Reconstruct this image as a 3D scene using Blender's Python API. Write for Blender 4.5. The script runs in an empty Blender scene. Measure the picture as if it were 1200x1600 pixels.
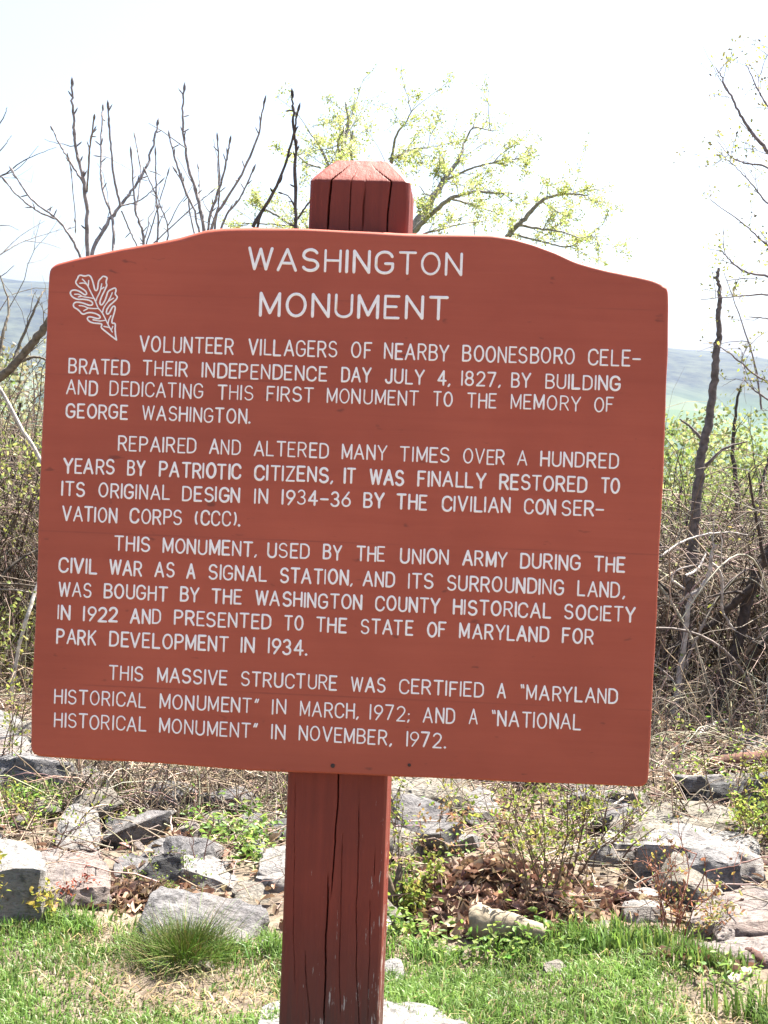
import bpy, bmesh, math, random
import numpy as np
from mathutils import Vector, Matrix, noise

random.seed(7)
rng = np.random.default_rng(11)
SC = bpy.context.scene
COL = SC.collection
R = math.radians

# ------------------------------------------------------------------ camera
F = 2400.0                       # focal length in photograph pixels (1200 x 1600)
PITCH, ROLL, EYE = R(3.6), R(2.17), 1.55
cam_d = bpy.data.cameras.new('camera')
cam = bpy.data.objects.new('camera', cam_d)
COL.objects.link(cam)
cam_d.sensor_fit = 'HORIZONTAL'
cam_d.sensor_width = 36.0
cam_d.lens = 36.0 * F / 1200.0
cam_d.clip_start = 0.05
cam_d.clip_end = 20000
cam.matrix_world = (Matrix.Translation((0, 0, EYE)) @ Matrix.Rotation(R(90) - PITCH, 4, 'X')
                    @ Matrix.Rotation(ROLL, 4, 'Z'))
SC.camera = cam

# ------------------------------------------------------------------ light
SUN_EL, SUN_AZ = R(60), R(42)    # azimuth measured from straight ahead (+Y) to the right (+X)
sun_dir = Vector((math.sin(SUN_AZ) * math.cos(SUN_EL), math.cos(SUN_AZ) * math.cos(SUN_EL), math.sin(SUN_EL)))
world = bpy.data.worlds.new('World')
SC.world = world
world.use_nodes = True
wn = world.node_tree
bg = wn.nodes['Background']
sky = wn.nodes.new('ShaderNodeTexSky')
sky.sky_type = 'NISHITA'
sky.sun_disc = False
sky.sun_elevation = SUN_EL
sky.sun_rotation = SUN_AZ
sky.air_density = 1.0
sky.dust_density = 3.5
sky.ozone_density = 1.0
wn.links.new(sky.outputs[0], bg.inputs[0])
bg.inputs[1].default_value = 0.063
sun_l = bpy.data.lights.new('sun', 'SUN')
sun_l.energy = 5.0
sun_l.angle = R(0.5)
sun_l.color = (1.0, 0.95, 0.87)
sun = bpy.data.objects.new('sun', sun_l)
sun.rotation_euler = sun_dir.to_track_quat('Z', 'Y').to_euler()
sun.location = sun_dir * 50
COL.objects.link(sun)
SC.view_settings.view_transform = 'Standard'
SC.view_settings.look = 'None'
SC.view_settings.exposure = 2.3
SC.view_settings.gamma = 1.0
SC.view_settings.use_curve_mapping = False
SC.cycles.max_bounces = 8
SC.cycles.transparent_max_bounces = 8
SC.cycles.volume_bounces = 1

# ------------------------------------------------------------------ pixel <-> place
_cp, _sp = math.cos(PITCH), math.sin(PITCH)
_cr, _sr = math.cos(ROLL), math.sin(ROLL)

def ray(px, py):
    X, Yd = px - 600.0, py - 800.0
    x = _cr * X + _sr * Yd
    yd = -_sr * X + _cr * Yd
    d = (x / F, 1.0, -yd / F)
    return Vector((d[0], _cp * d[1] + _sp * d[2], -_sp * d[1] + _cp * d[2]))

CAMP = Vector((0, 0, EYE))

def at(px, py, Y):
    """point seen at a photograph pixel, at distance Y in front of the viewer"""
    d = ray(px, py)
    return CAMP + d * (Y / d.y)

def lump(x, y):
    return (0.016 * np.sin(3.1 * x + 1.0) * np.sin(2.3 * y) + 0.011 * np.sin(6.7 * x + 2.1 * y)
            + 0.008 * np.sin(11.3 * y - 5.1 * x + 2.0) + 0.006 * np.sin(17.0 * x + 13.0 * y))

def H(x, y):
    """height of the ground"""
    x = np.asarray(x, float); y = np.asarray(y, float)
    near = lump(x, y) * np.clip((14 - np.abs(y - 4)) / 6, 0, 1) * np.clip((9 - np.abs(x)) / 4, 0, 1)
    bank = 0.10 * np.clip((y - 4.7) / 1.6, 0, 1) ** 2
    slope = -0.10 * np.clip(y - 7.2, 0, 7) - 0.20 * np.clip(y - 14.2, 0, 300)
    rough = 0.006 * np.clip(y - 30, 0, 300) * (np.sin(x * 0.031 + 1) * np.sin(y * 0.027) + 0.5 * np.sin(x * 0.07 + y * 0.05))
    return near + bank + slope + rough

def Hs(x, y):
    return float(H(x, y))

def ground_at(px, py):
    d = ray(px, py)
    t = 2.0
    for _ in range(4000):
        p = CAMP + d * t
        if p.z <= Hs(p.x, p.y) or t > 60:
            break
        t += 0.01
    return p

# ------------------------------------------------------------------ helpers
def tag(o, label=None, cat=None, group=None, kind=None):
    if label: o['label'] = label
    if cat: o['category'] = cat
    if group: o['group'] = group
    if kind: o['kind'] = kind
    return o

def empty(name, loc, label=None, cat=None, group=None):
    o = bpy.data.objects.new(name, None)
    o.empty_display_size = 0.1
    COL.objects.link(o)
    o.location = loc
    return tag(o, label, cat, group)

class MB:
    """collects vertices, faces and a colour per vertex; build() links them as ONE mesh object"""
    def __init__(s):
        s.v, s.c, s.f, s.n = [], [], [], 0
    def add(s, v, f, c=None):
        v = np.asarray(v, float).reshape(-1, 3)
        if c is None: c = (1, 1, 1)
        c = np.broadcast_to(np.asarray(c, float), (len(v), 3))
        s.v.append(v); s.c.append(c)
        f = np.asarray(f, int)
        s.f.append(f + s.n)
        s.n += len(v)
    def build(s, name, mat, parent=None, origin=(0, 0, 0), smooth=True):
        me = bpy.data.meshes.new(name)
        v = np.concatenate(s.v) - np.asarray(origin, float)
        c = np.concatenate(s.c)
        loops = np.concatenate([f.ravel() for f in s.f])
        sizes = np.concatenate([np.full(len(f), f.shape[1]) for f in s.f])
        me.vertices.add(len(v)); me.vertices.foreach_set('co', v.astype(np.float32).ravel())
        me.loops.add(len(loops)); me.loops.foreach_set('vertex_index', loops.astype(np.int32))
        me.polygons.add(len(sizes))
        starts = np.concatenate([[0], np.cumsum(sizes)[:-1]])
        me.polygons.foreach_set('loop_start', starts.astype(np.int32))
        me.polygons.foreach_set('loop_total', sizes.astype(np.int32))
        me.polygons.foreach_set('use_smooth', np.full(len(sizes), smooth))
        me.update(calc_edges=True)
        a = me.attributes.new('col', 'FLOAT_COLOR', 'POINT')
        a.data.foreach_set('color', np.concatenate([c, np.ones((len(c), 1))], 1).astype(np.float32).ravel())
        me.validate()
        me.materials.append(mat)
        o = bpy.data.objects.new(name, me)
        COL.objects.link(o)
        if parent is not None: o.parent = parent
        else: o.location = origin
        return o

def tubes(mb, P, Rd, sides=5, col=(1, 1, 1)):
    """m tubes of n points each: P (m,n,3), Rd (m,n)"""
    P = np.asarray(P, float)
    if P.ndim == 2: P = P[None]
    m, n, _ = P.shape
    Rd = np.broadcast_to(np.asarray(Rd, float), (m, n))
    T = np.gradient(P, axis=1)
    T /= np.linalg.norm(T, axis=2, keepdims=True) + 1e-12
    mean = T.mean(1); ref = np.zeros((m, 3))
    k = np.argmin(np.abs(mean), 1); ref[np.arange(m), k] = 1
    ref = np.repeat(ref[:, None], n, 1)
    A = np.cross(T, ref); A /= np.linalg.norm(A, axis=2, keepdims=True) + 1e-12
    B = np.cross(T, A)
    ang = np.arange(sides) * 2 * np.pi / sides
    V = (P[:, :, None] + Rd[:, :, None, None] * (np.cos(ang)[None, None, :, None] * A[:, :, None]
         + np.sin(ang)[None, None, :, None] * B[:, :, None]))
    idx = np.arange(m * n * sides).reshape(m, n, sides)
    a = idx[:, :-1]; b = idx[:, 1:]
    f = np.stack([a, np.roll(a, -1, 2), np.roll(b, -1, 2), b], -1).reshape(-1, 4)
    col = np.asarray(col, float)
    if col.ndim == 2 and len(col) == m:
        col = np.repeat(col, n * sides, 0)
    mb.add(V.reshape(-1, 3), f, col)

def leaves(mb, C, L, W, col, up=0.3, D=None, N=None, fold=0.15):
    """leaf cards: pointed six-sided blades with a slight fold, one per centre"""
    C = np.asarray(C, float); k = len(C)
    if k == 0: return
    if D is None:
        D = rng.normal(size=(k, 3)); D[:, 2] += up
    D = D / (np.linalg.norm(D, axis=1, keepdims=True) + 1e-9)
    if N is None: N = rng.normal(size=(k, 3))
    S = np.cross(D, N); S /= np.linalg.norm(S, axis=1, keepdims=True) + 1e-9
    Nn = np.cross(S, D)
    L = np.broadcast_to(np.asarray(L, float), (k,))[:, None]; W = np.broadcast_to(np.asarray(W, float), (k,))[:, None]
    pts = [C - D * L * .5, C - D * L * .1 + S * W * .5 + Nn * W * fold, C + D * L * .2 + S * W * .42 + Nn * W * fold,
           C + D * L * .5 - Nn * W * .1, C + D * L * .2 - S * W * .42 + Nn * W * fold, C - D * L * .1 - S * W * .5 + Nn * W * fold]
    V = np.stack(pts, 1).reshape(-1, 3)
    i = np.arange(k)[:, None] * 6
    f = np.concatenate([i + np.array([[0, 1, 2, 3]]), i + np.array([[0, 3, 4, 5]])])
    col = np.asarray(col, float)
    if col.ndim == 2: col = np.repeat(col, 6, 0)
    mb.add(V, f, col)

def spline(pts, n):
    """smooth resample of a 3D polyline (Catmull-Rom)"""
    P = np.array([list(p) for p in pts], float)
    if len(P) == 2:
        t = np.linspace(0, 1, n)[:, None]
        return P[0] * (1 - t) + P[1] * t
    Q = np.vstack([2 * P[0] - P[1], P, 2 * P[-1] - P[-2]])
    seg = np.linspace(0, len(P) - 1 - 1e-6, n)
    i = seg.astype(int); t = (seg - i)[:, None]
    p0, p1, p2, p3 = Q[i], Q[i + 1], Q[i + 2], Q[i + 3]
    return 0.5 * (2 * p1 + (p2 - p0) * t + (2 * p0 - 5 * p1 + 4 * p2 - p3) * t ** 2 + (3 * p1 - p0 - 3 * p2 + p3) * t ** 3)

def palette(k, cols, jit=0.15):
    cols = np.asarray(cols, float)
    c = cols[rng.integers(0, len(cols), k)]
    return np.clip(c * (1 + rng.normal(size=(k, 1)) * jit) * (1 + rng.normal(size=(k, 3)) * jit * .3), 0.004, 1)

# ------------------------------------------------------------------ materials
def nodes_of(name):
    m = bpy.data.materials.new(name); m.use_nodes = True
    nt = m.node_tree
    return m, nt, nt.nodes['Principled BSDF'], nt.nodes['Material Output']

def N(nt, t, **kw):
    n = nt.nodes.new(t)
    for k, v in kw.items():
        if k in n.inputs: n.inputs[k].default_value = v
        else: setattr(n, k, v)
    return n

def ramp(nt, stops, fac):
    r = nt.nodes.new('ShaderNodeValToRGB')
    el = r.color_ramp.elements
    while len(el) < len(stops): el.new(0.5)
    for e, (p, c) in zip(el, stops):
        e.position = p; e.color = (*c, 1) if len(c) == 3 else c
    nt.links.new(fac, r.inputs[0])
    return r

def mixc(nt, fac, a, b, mode='MIX'):
    m = nt.nodes.new('ShaderNodeMix'); m.data_type = 'RGBA'; m.blend_type = mode
    for s, v in ((0, fac), (6, a), (7, b)):
        if isinstance(v, bpy.types.NodeSocket): nt.links.new(v, m.inputs[s])
        elif s == 0: m.inputs[0].default_value = v
        else: m.inputs[s].default_value = (*v, 1)
    return m.outputs[2]

def mat_attr(name, rough=0.7, transl=0.0, spec=0.3, noise_amt=0.35, noise_scale=30, bump=0.0):
    """colour from the mesh's own per-vertex variety, broken up by noise; optional light through thin leaves"""
    m, nt, b, out = nodes_of(name)
    a = N(nt, 'ShaderNodeAttribute', attribute_name='col')
    tc = N(nt, 'ShaderNodeTexCoord')
    nz = N(nt, 'ShaderNodeTexNoise', Scale=noise_scale, Detail=4.0)
    nt.links.new(tc.outputs['Object'], nz.inputs['Vector'])
    r = ramp(nt, [(0.3, (1 - noise_amt,) * 3), (0.7, (1 + noise_amt * .6,) * 3)], nz.outputs[0])
    c = mixc(nt, 1.0, a.outputs['Color'], r.outputs[0], 'MULTIPLY')
    nt.links.new(c, b.inputs['Base Color'])
    b.inputs['Roughness'].default_value = rough
    b.inputs['Specular IOR Level'].default_value = spec
    if bump:
        bp = N(nt, 'ShaderNodeBump', Strength=bump, Distance=0.01)
        nt.links.new(nz.outputs[0], bp.inputs['Height']); nt.links.new(bp.outputs[0], b.inputs['Normal'])
    if transl:
        t = nt.nodes.new('ShaderNodeBsdfTranslucent'); nt.links.new(c, t.inputs['Color'])
        mx = nt.nodes.new('ShaderNodeMixShader'); mx.inputs[0].default_value = transl
        nt.links.new(b.outputs[0], mx.inputs[1]); nt.links.new(t.outputs[0], mx.inputs[2])
        nt.links.new(mx.outputs[0], out.inputs['Surface'])
    return m

def mat_rock(name, lo, mid, hi, tint, scale=1.0):
    m, nt, b, out = nodes_of(name)
    tc = N(nt, 'ShaderNodeTexCoord')
    n1 = N(nt, 'ShaderNodeTexNoise', Scale=9 * scale, Detail=8.0, Roughness=0.65)
    n2 = N(nt, 'ShaderNodeTexNoise', Scale=60 * scale, Detail=6.0, Roughness=0.7)
    n3 = N(nt, 'ShaderNodeTexNoise', Scale=4 * scale, Detail=3.0)
    mp = N(nt, 'ShaderNodeMapping'); mp.inputs['Scale'].default_value = (1, 1, 2.6); mp.inputs['Rotation'].default_value = (0.3, 0.25, 0)
    nt.links.new(tc.outputs['Object'], mp.inputs[0])
    for n in (n1, n2, n3): nt.links.new(mp.outputs[0], n.inputs['Vector'])
    base = ramp(nt, [(0.32, lo), (0.5, mid), (0.66, hi)], n1.outputs[0])
    spk = ramp(nt, [(0.34, (0.32,) * 3), (0.50, (.95,) * 3), (0.72, (1.2,) * 3)], n2.outputs[0])
    c = mixc(nt, 1.0, base.outputs[0], spk.outputs[0], 'MULTIPLY')
    tf = ramp(nt, [(0.45, (0, 0, 0)), (0.65, (0.7,) * 3)], n3.outputs[0])
    c = mixc(nt, tf.outputs[0], c, tint)
    lich = N(nt, 'ShaderNodeTexNoise', Scale=26 * scale, Detail=5.0, Roughness=0.6)
    nt.links.new(tc.outputs['Object'], lich.inputs['Vector'])
    lf = ramp(nt, [(0.56, (0, 0, 0)), (0.66, (0.8,) * 3)], lich.outputs[0])
    c = mixc(nt, lf.outputs[0], c, (lo[0] * .55, lo[1] * .55, lo[2] * .52))
    nt.links.new(c, b.inputs['Base Color'])
    b.inputs['Roughness'].default_value = 0.85
    b.inputs['Specular IOR Level'].default_value = 0.25
    ad = N(nt, 'ShaderNodeMath', operation='ADD')
    nt.links.new(n1.outputs[0], ad.inputs[0]); nt.links.new(n2.outputs[0], ad.inputs[1])
    bp = N(nt, 'ShaderNodeBump', Strength=0.9, Distance=0.02)
    nt.links.new(ad.outputs[0], bp.inputs['Height']); nt.links.new(bp.outputs[0], b.inputs['Normal'])
    return m

ROCK = {
    'grey': mat_rock('grey_quartzite', (0.081, 0.077, 0.081), (0.167, 0.161, 0.161), (0.248, 0.242, 0.236), (0.186, 0.167, 0.155)),
    'pale': mat_rock('pale_quartzite', (0.161, 0.155, 0.149), (0.248, 0.239, 0.229), (0.310, 0.304, 0.291), (0.248, 0.217, 0.192)),
    'pink': mat_rock('pinkish_quartzite', (0.124, 0.105, 0.099), (0.223, 0.192, 0.177), (0.285, 0.260, 0.242), (0.223, 0.167, 0.143)),
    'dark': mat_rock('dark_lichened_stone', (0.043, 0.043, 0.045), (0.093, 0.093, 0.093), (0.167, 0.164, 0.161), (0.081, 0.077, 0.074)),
    'tan': mat_rock('tan_stone', (0.124, 0.112, 0.093), (0.211, 0.192, 0.164), (0.279, 0.260, 0.229), (0.186, 0.161, 0.118)),
    'rust': mat_rock('rusty_wood', (0.031, 0.017, 0.012), (0.074, 0.037, 0.025), (0.124, 0.068, 0.046), (0.087, 0.037, 0.022)),
}

# ------------------------------------------------------------------ ground and far hills
def axis(lo, hi, c, fine, half, grow=1.16):
    s = [c]; step = fine
    while s[-1] < hi:
        if s[-1] > c + half: step *= grow
        s.append(s[-1] + step)
    t = [c]; step = fine
    while t[-1] > lo:
        if t[-1] < c - half: step *= grow
        t.append(t[-1] - step)
    a = np.array(sorted(set(t + s)))
    return np.clip(a, lo, hi)

def sheet(name, xs, ys, fn, mat):
    X, Y = np.meshgrid(np.unique(xs), np.unique(ys))
    Z = fn(X, Y)
    ny, nx = X.shape
    i = np.arange(nx * ny).reshape(ny, nx)
    f = np.stack([i[:-1, :-1], i[:-1, 1:], i[1:, 1:], i[1:, :-1]], -1).reshape(-1, 4)
    mb = MB(); mb.add(np.stack([X, Y, Z], -1), f)
    return mb.build(name, mat)

def mat_ground():
    m, nt, b, out = nodes_of('soil')
    tc = N(nt, 'ShaderNodeTexCoord')
    n1 = N(nt, 'ShaderNodeTexNoise', Scale=2.2, Detail=8.0, Roughness=0.65)
    n2 = N(nt, 'ShaderNodeTexNoise', Scale=45.0, Detail=6.0, Roughness=0.7)
    for n in (n1, n2): nt.links.new(tc.outputs['Object'], n.inputs['Vector'])
    near = ramp(nt, [(0.3, (0.07, 0.052, 0.036)), (0.5, (0.15, 0.115, 0.08)), (0.7, (0.25, 0.20, 0.145))], n1.outputs[0])
    sp = ramp(nt, [(0.35, (0.5,) * 3), (0.65, (1.25,) * 3)], n2.outputs[0])
    c = mixc(nt, 1.0, near.outputs[0], sp.outputs[0], 'MULTIPLY')
    far = ramp(nt, [(0.35, (0.06, 0.08, 0.025)), (0.6, (0.14, 0.15, 0.05))], n1.outputs[0])
    sx = N(nt, 'ShaderNodeSeparateXYZ'); nt.links.new(tc.outputs['Object'], sx.inputs[0])
    mr = N(nt, 'ShaderNodeMapRange'); mr.inputs['From Min'].default_value = 7.0; mr.inputs['From Max'].default_value = 11.0
    nt.links.new(sx.outputs['Y'], mr.inputs['Value'])
    c = mixc(nt, mr.outputs[0], c, far.outputs[0])
    nt.links.new(c, b.inputs['Base Color'])
    b.inputs['Roughness'].default_value = 0.95
    bp = N(nt, 'ShaderNodeBump', Strength=0.6, Distance=0.02)
    nt.links.new(n2.outputs[0], bp.inputs['Height']); nt.links.new(bp.outputs[0], b.inputs['Normal'])
    return m

gx = axis(-4400, 4400, 0.0, 0.045, 3.6)
gy = axis(-60, 4400, 5.2, 0.045, 3.0)
ground = tag(sheet('ground', gx, gy, H, mat_ground()), kind='structure')

def hill_height(X, Y):
    xp = np.array([-4400, -2500, -1500, -1000, -706, -300, 0, 300, 556, 750, 1100, 1800, 3000, 4400.])
    zp = np.array([190, 235, 250, 246, 236, 222, 205, 178, 148, 130, 120, 150, 140, 110.])
    top = np.interp(X, xp, zp) + 3.0 * np.sin(X * .012) + 2.0 * np.sin(X * .031 + 1)
    t = np.clip((Y - 1300) / 1700, 0, 1)
    up = t * t * (3 - 2 * t)
    base = -95 + 26 * np.sin(X * .0041 + .6) * np.sin(Y * .0037) * np.clip((Y - 1300) / 300, 0, 1) * (1 - up)
    z = base + (top - base) * up + 7 * np.sin(X * .021 + Y * .006) * up * (1 - up) * 4
    return z - 14 * np.clip((1300 - Y) / 200, 0, 1) - np.clip((Y - 3000) / 1400, 0, 1) * 60

def mat_hills():
    m, nt, b, out = nodes_of('far_forest_and_fields')
    tc = N(nt, 'ShaderNodeTexCoord')
    n1 = N(nt, 'ShaderNodeTexNoise', Scale=0.02, Detail=8.0, Roughness=0.7)
    vo = N(nt, 'ShaderNodeTexVoronoi', Scale=0.006)
    for n in (n1, vo): nt.links.new(tc.outputs['Object'], n.inputs['Vector'])
    woods = ramp(nt, [(0.35, (0.008, 0.012, 0.010)), (0.6, (0.055, 0.062, 0.038))], n1.outputs[0])
    fields = ramp(nt, [(0.3, (0.025, 0.045, 0.022)), (0.6, (0.06, 0.095, 0.035)), (0.9, (0.15, 0.14, 0.09))], vo.outputs['Color'])
    sx = N(nt, 'ShaderNodeSeparateXYZ'); nt.links.new(tc.outputs['Object'], sx.inputs[0])
    mr = N(nt, 'ShaderNodeMapRange'); mr.inputs['From Min'].default_value = 20.0; mr.inputs['From Max'].default_value = 70.0
    nt.links.new(sx.outputs['Z'], mr.inputs['Value'])
    c = mixc(nt, mr.outputs[0], fields.outputs[0], woods.outputs[0])
    nt.links.new(c, b.inputs['Base Color']); b.inputs['Roughness'].default_value = 1.0
    return m

hx = np.concatenate([np.linspace(-4400, -1200, 50), np.linspace(-1190, 1190, 180), np.linspace(1200, 4400, 50)])
hills = tag(sheet('hills', hx, np.linspace(1100, 4390, 140), hill_height, mat_hills()), kind='structure')

# ------------------------------------------------------------------ the sign
# board pose found by fitting its four corners; local axes: u right, w into the board, v up
yaw, lean, tx, ty, tz = -0.0573509, 0.0038931, -0.0736357, 2.9659605, -0.0269311
MS = (Matrix.Translation((0, 0, EYE)) @ Matrix.Rotation(-PITCH, 4, 'X') @ Matrix.Translation((tx, ty, tz))
      @ Matrix.Rotation(yaw, 4, 'Z') @ Matrix.Rotation(lean, 4, 'X'))
MSI = MS.inverted()

def uv(px, py, w=0.0):
    o = MSI @ CAMP
    d = MSI.to_3x3() @ ray(px, py)
    t = (w - o.y) / d.y
    p = o + d * t
    return np.array([p.x, p.z])

BT = 0.046                                    # board thickness
pl, pr = uv(481, 283, BT)[0], uv(638, 283, BT)[0]
pl2, pr2 = uv(441.5, 1590, BT)[0], uv(592.5, 1590, BT)[0]
PC = 0.25 * (pl + pr + pl2 + pr2)
v_lo = (MSI @ Vector((MS @ Vector((PC, BT, -1.0))).to_tuple()[:2] + (0.0,))).z - 0.05
OFF = Vector((PC, BT + 0.095, v_lo))
sign = empty('park_sign', (0, 0, 0), 'tall dark red wooden park sign on a single post with white routed lettering', 'sign')
sign.matrix_world = MS @ Matrix.Translation(OFF)

def L3(u, w, v):
    return (u - OFF.x, w - OFF.y, v - OFF.z)

def mat_paint(name, lo, hi, seams=(), board=True):
    m, nt, b, out = nodes_of(name)
    tc = N(nt, 'ShaderNodeTexCoord')
    mp = N(nt, 'ShaderNodeMapping')
    mp.inputs['Scale'].default_value = (3, 3, 60) if board else (70, 70, 2.2)
    nt.links.new(tc.outputs['Object'], mp.inputs[0])
    gr = N(nt, 'ShaderNodeTexNoise', Scale=1.0, Detail=7.0, Roughness=0.65)
    nt.links.new(mp.outputs[0], gr.inputs['Vector'])
    bl = N(nt, 'ShaderNodeTexNoise', Scale=5.0, Detail=5.0, Roughness=0.6)
    nt.links.new(tc.outputs['Object'], bl.inputs['Vector'])
    ad = N(nt, 'ShaderNodeMath', operation='MULTIPLY_ADD'); ad.inputs[1].default_value = 0.45
    nt.links.new(gr.outputs[0], ad.inputs[0])
    ml = N(nt, 'ShaderNodeMath', operation='MULTIPLY'); ml.inputs[1].default_value = 0.55
    nt.links.new(bl.outputs[0], ml.inputs[0]); nt.links.new(ml.outputs[0], ad.inputs[2])
    c = ramp(nt, [(0.35, lo), (0.65, hi)], ad.outputs[0]).outputs[0]
    sx = N(nt, 'ShaderNodeSeparateXYZ'); nt.links.new(tc.outputs['Object'], sx.inputs[0])
    height = gr.outputs[0]
    if board:
        # sparse dark scuffs and the faint joints between the planks
        sc = N(nt, 'ShaderNodeTexNoise', Scale=55.0, Detail=2.0)
        m2 = N(nt, 'ShaderNodeMapping'); m2.inputs['Scale'].default_value = (.45, 1, 1)
        nt.links.new(tc.outputs['Object'], m2.inputs[0]); nt.links.new(m2.outputs[0], sc.inputs['Vector'])
        sf = ramp(nt, [(0.70, (0, 0, 0)), (0.77, (.55,) * 3)], sc.outputs[0])
        c = mixc(nt, sf.outputs[0], c, (0.10, 0.03, 0.022))
        st = N(nt, 'ShaderNodeTexNoise', Scale=1.7, Detail=4.0)
        nt.links.new(tc.outputs['Object'], st.inputs['Vector'])
        stf = ramp(nt, [(0.36, (.86,) * 3), (0.66, (1.07,) * 3)], st.outputs[0])
        c = mixc(nt, 1.0, c, stf.outputs[0], 'MULTIPLY')
        tot = None
        for s in seams:
            d = N(nt, 'ShaderNodeMath', operation='SUBTRACT'); d.inputs[1].default_value = s
            nt.links.new(sx.outputs['Z'], d.inputs[0])
            a = N(nt, 'ShaderNodeMath', operation='ABSOLUTE'); nt.links.new(d.outputs[0], a.inputs[0])
            q = N(nt, 'ShaderNodeMapRange'); q.inputs['From Min'].default_value = 0.0005; q.inputs['From Max'].default_value = 0.0022
            q.inputs['To Min'].default_value = 1; q.inputs['To Max'].default_value = 0
            nt.links.new(a.outputs[0], q.inputs['Value'])
            if tot is None: tot = q.outputs[0]
            else:
                mx = N(nt, 'ShaderNodeMath', operation='MAXIMUM'); nt.links.new(tot, mx.inputs[0]); nt.links.new(q.outputs[0], mx.inputs[1]); tot = mx.outputs[0]
        brk = ramp(nt, [(0.42, (0, 0, 0)), (0.62, (.42,) * 3)], bl.outputs[0])
        mm = N(nt, 'ShaderNodeMath', operation='MULTIPLY'); nt.links.new(tot, mm.inputs[0]); nt.links.new(brk.outputs[0], mm.inputs[1])
        c = mixc(nt, mm.outputs[0], c, (0.14, 0.035, 0.025))
    else:
        a = N(nt, 'ShaderNodeAttribute', attribute_name='col')
        c = mixc(nt, 1.0, c, a.outputs['Color'], 'MULTIPLY')
        # dirt splashed on the foot of the post, and flaked paint showing grey wood near it
        mr = N(nt, 'ShaderNodeMapRange'); mr.inputs['From Min'].default_value = 0.62; mr.inputs['From Max'].default_value = 0.38
        nt.links.new(sx.outputs['Z'], mr.inputs['Value'])
        da = N(nt, 'ShaderNodeMath', operation='MULTIPLY'); nt.links.new(mr.outputs[0], da.inputs[0])
        dr = ramp(nt, [(0.38, (.45,) * 3), (0.6, (.95,) * 3)], gr.outputs[0]); nt.links.new(dr.outputs[0], da.inputs[1])
        c = mixc(nt, da.outputs[0], c, (0.055, 0.03, 0.024))
        mpf = N(nt, 'ShaderNodeMapping'); mpf.inputs['Scale'].default_value = (160, 160, 14)
        nt.links.new(tc.outputs['Object'], mpf.inputs[0])
        fl = N(nt, 'ShaderNodeTexNoise', Scale=1.0, Detail=5.0, Roughness=0.7); nt.links.new(mpf.outputs[0], fl.inputs['Vector'])
        ax = N(nt, 'ShaderNodeMapRange'); ax.inputs['From Min'].default_value = -0.1; ax.inputs['From Max'].default_value = 0.1
        ax.inputs['To Min'].default_value = 0.0; ax.inputs['To Max'].default_value = 0.12
        nt.links.new(sx.outputs['X'], ax.inputs['Value'])
        az = N(nt, 'ShaderNodeMapRange'); az.inputs['From Min'].default_value = 0.95; az.inputs['From Max'].default_value = 0.3
        az.inputs['To Min'].default_value = -0.08; az.inputs['To Max'].default_value = 0.10
        nt.links.new(sx.outputs['Z'], az.inputs['Value'])
        s1 = N(nt, 'ShaderNodeMath', operation='ADD'); nt.links.new(ax.outputs[0], s1.inputs[0]); nt.links.new(az.outputs[0], s1.inputs[1])
        s2 = N(nt, 'ShaderNodeMath', operation='ADD'); nt.links.new(s1.outputs[0], s2.inputs[0]); nt.links.new(fl.outputs[0], s2.inputs[1])
        ff = ramp(nt, [(0.735, (0, 0, 0)), (0.765, (.85,) * 3)], s2.outputs[0])
        c = mixc(nt, ff.outputs[0], c, (0.42, 0.39, 0.35))
    nt.links.new(c, b.inputs['Base Color'])
    b.inputs['Roughness'].default_value = 0.52 if board else 0.6
    b.inputs['Specular IOR Level'].default_value = 0.35
    bp = N(nt, 'ShaderNodeBump', Strength=0.12 if board else 0.5, Distance=0.004)
    nt.links.new(height, bp.inputs['Height']); nt.links.new(bp.outputs[0], b.inputs['Normal'])
    return m

# --- board
outline_px = [(76, 428), (79, 416), (86, 411), (97, 408), (120, 402), (150, 396), (190, 387), (235, 379), (280, 369), (303, 362), (322, 357),
              (350, 354.5), (400, 354.5), (475, 356), (540, 359), (600, 361), (690, 364), (770, 366), (803, 371), (835, 380), (870, 393),
              (900, 407), (925, 414), (950, 420), (1000, 429), (1022, 434), (1036, 440), (1043, 446), (1045, 456), (1044, 540), (1040.5, 640),
              (1036, 760), (1031, 850), (1027, 960), (1021, 1060), (1017, 1150), (1014, 1205), (1013, 1220), (1009, 1228), (998, 1230), (950, 1227.5),
              (850, 1224), (750, 1220), (620, 1214), (540, 1210.5), (450, 1207), (395, 1205), (337, 1200.5), (260, 1194), (195, 1190),
              (140, 1188), (90, 1184.5), (60, 1182), (50, 1178), (47.5, 1170), (48.5, 1100), (50.5, 1050), (54, 985), (56.5, 920), (58.5, 860),
              (59.5, 800), (62.5, 720), (66.5, 640), (70.5, 560), (73.5, 480)]
ol = np.array([uv(*p) for p in outline_px])
def resample_closed(P, step):
    Q = np.vstack([P, P[:1]])
    d = np.concatenate([[0], np.cumsum(np.linalg.norm(np.diff(Q, axis=0), axis=1))])
    n = int(d[-1] / step)
    t = np.linspace(0, d[-1], n, endpoint=False)
    return np.stack([np.interp(t, d, Q[:, 0]), np.interp(t, d, Q[:, 1])], 1)
ol = resample_closed(ol, 0.006)
for _ in range(2):
    ol = 0.25 * np.roll(ol, 1, 0) + 0.5 * ol + 0.25 * np.roll(ol, -1, 0)
tan = np.roll(ol, -1, 0) - np.roll(ol, 1, 0)
tan /= np.linalg.norm(tan, axis=1, keepdims=True)
nrm = np.stack([tan[:, 1], -tan[:, 0]], 1)
if (nrm * (ol - ol.mean(0))).sum() < 0: nrm = -nrm
wob = np.array([noise.noise(Vector((p[0] * 22, p[1] * 22, 3))) for p in ol])
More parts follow.
